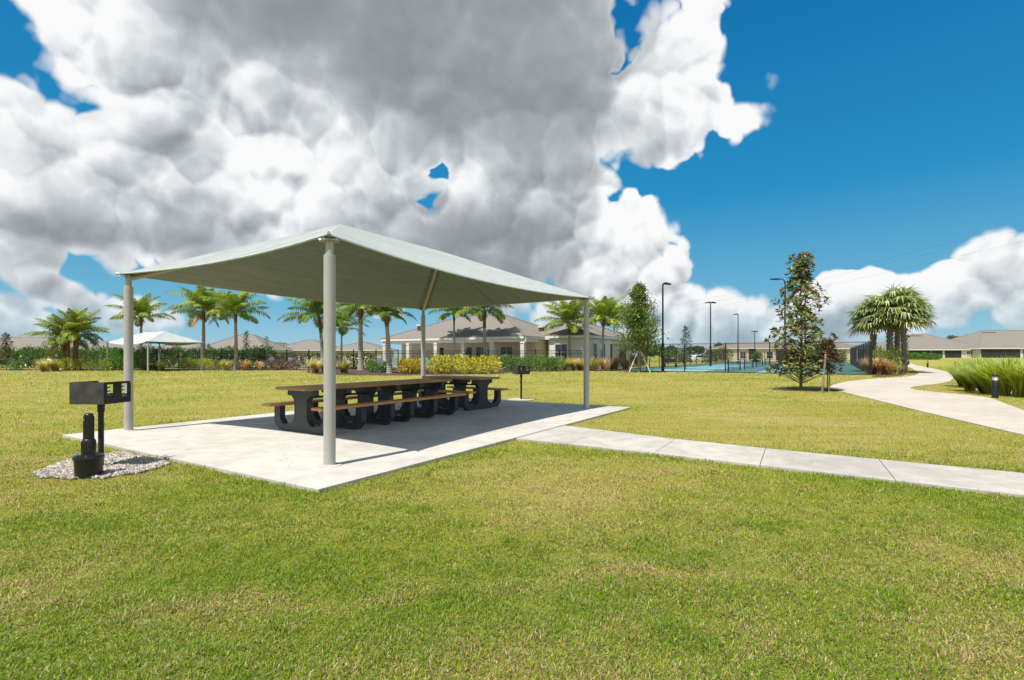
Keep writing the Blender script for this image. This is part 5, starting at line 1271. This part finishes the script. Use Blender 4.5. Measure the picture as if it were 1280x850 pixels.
lounger(537, 53.5, 'turquoise lounger right behind the back canopy post', rad(40), tealc_m)
# parked car and a bench past the courts
def car(px, Z, lab, rz=.3):
    x, y = at(px, Z); root = empty('parked_car', (x, y, 0.02), rz, lab, 'car'); paint = simple('white car paint', (.72, .73, .74), .25)
    Mx = Matrix(((1, 0, 0, 0), (0, 0, 1, 0), (0, 1, 0, 0), (0, 0, 0, 1)))
    m = MB(); m.prism([(-2.2, .3), (2.2, .3), (2.25, .6), (2.1, .85), (1.1, .95), (.4, 1.42), (-1.2, 1.45), (-1.9, 1.0), (-2.25, .9)], -.88, .88, Mx); bd = m.build('body', paint, root, bevel=.08, smooth=True)
    m = MB(); m.prism([(.95, .97), (.36, 1.36), (-1.15, 1.38), (-1.7, 1.0)], -.90, .90, Mx); m.build('window', glass_m, root, bevel=.02)
    for sx in (-1.35, 1.35):
        for sy in (-1, 1): m = MB(); m.tube([(sx, sy * .70, .33), (sx, sy * .91, .33)], .33, 18); wl = m.build('wheel', black_m, root); m = MB(); m.tube([(sx, sy * .90, .33), (sx, sy * .92, .33)], .2, 12); m.build('rim', alu_m, wl)
    return root
car(875, 100, 'white car parked past the courts beside the second court light')
bench = empty('court_bench', (*at(838, 58.5), .02), .2, 'dark bench inside the courts right of the tallest court light', 'bench')
m = MB(); m.box((0, 0, .45), (1.7, .4, .05)); m.build('seat', cage_m, bench); m = MB(); m.box((0, .2, .75), (1.7, .04, .4)); m.build('backrest', cage_m, bench)
for sx in (-1, 1): m = MB(); m.box((sx * .7, 0, .21), (.06, .36, .42)); m.build('leg', cage_m, bench)
# a scatter of clippings on the walk, as in the photo
r = np.random.default_rng(90); n = 1600; tt = r.uniform(1.5, 9.5, n); s_ = np.clip(r.normal(.55, .22, n), .03, .97)
A_ = np.array([lerp_line(te, t) for t in tt]); B_ = np.array([lerp_line(le, t) for t in tt]); P = A_ * (1 - s_[:, None]) + B_ * s_[:, None]
k = (np.sin(tt * 1.9 + 1) + np.sin(tt * 4.3 + s_ * 5)) > -.1; P = P[k]; n = len(P); c = np.concatenate([P, np.full((n, 1), .039) + r.uniform(0, .004, (n, 1))], 1)
d = sphere_dirs(n, r); d[:, 2] *= .08
o = quads_obj('grass_clippings', leaf_quads(c, d, np.tile([0, 0, 1.0], (n, 1)), r.uniform(.015, .04, n), r.uniform(.004, .008, n)), cols(n, (.24, .24, .06), .4, [(.4, (.34, .28, .13))], r), grass_m); tag(o, kind='stuff')
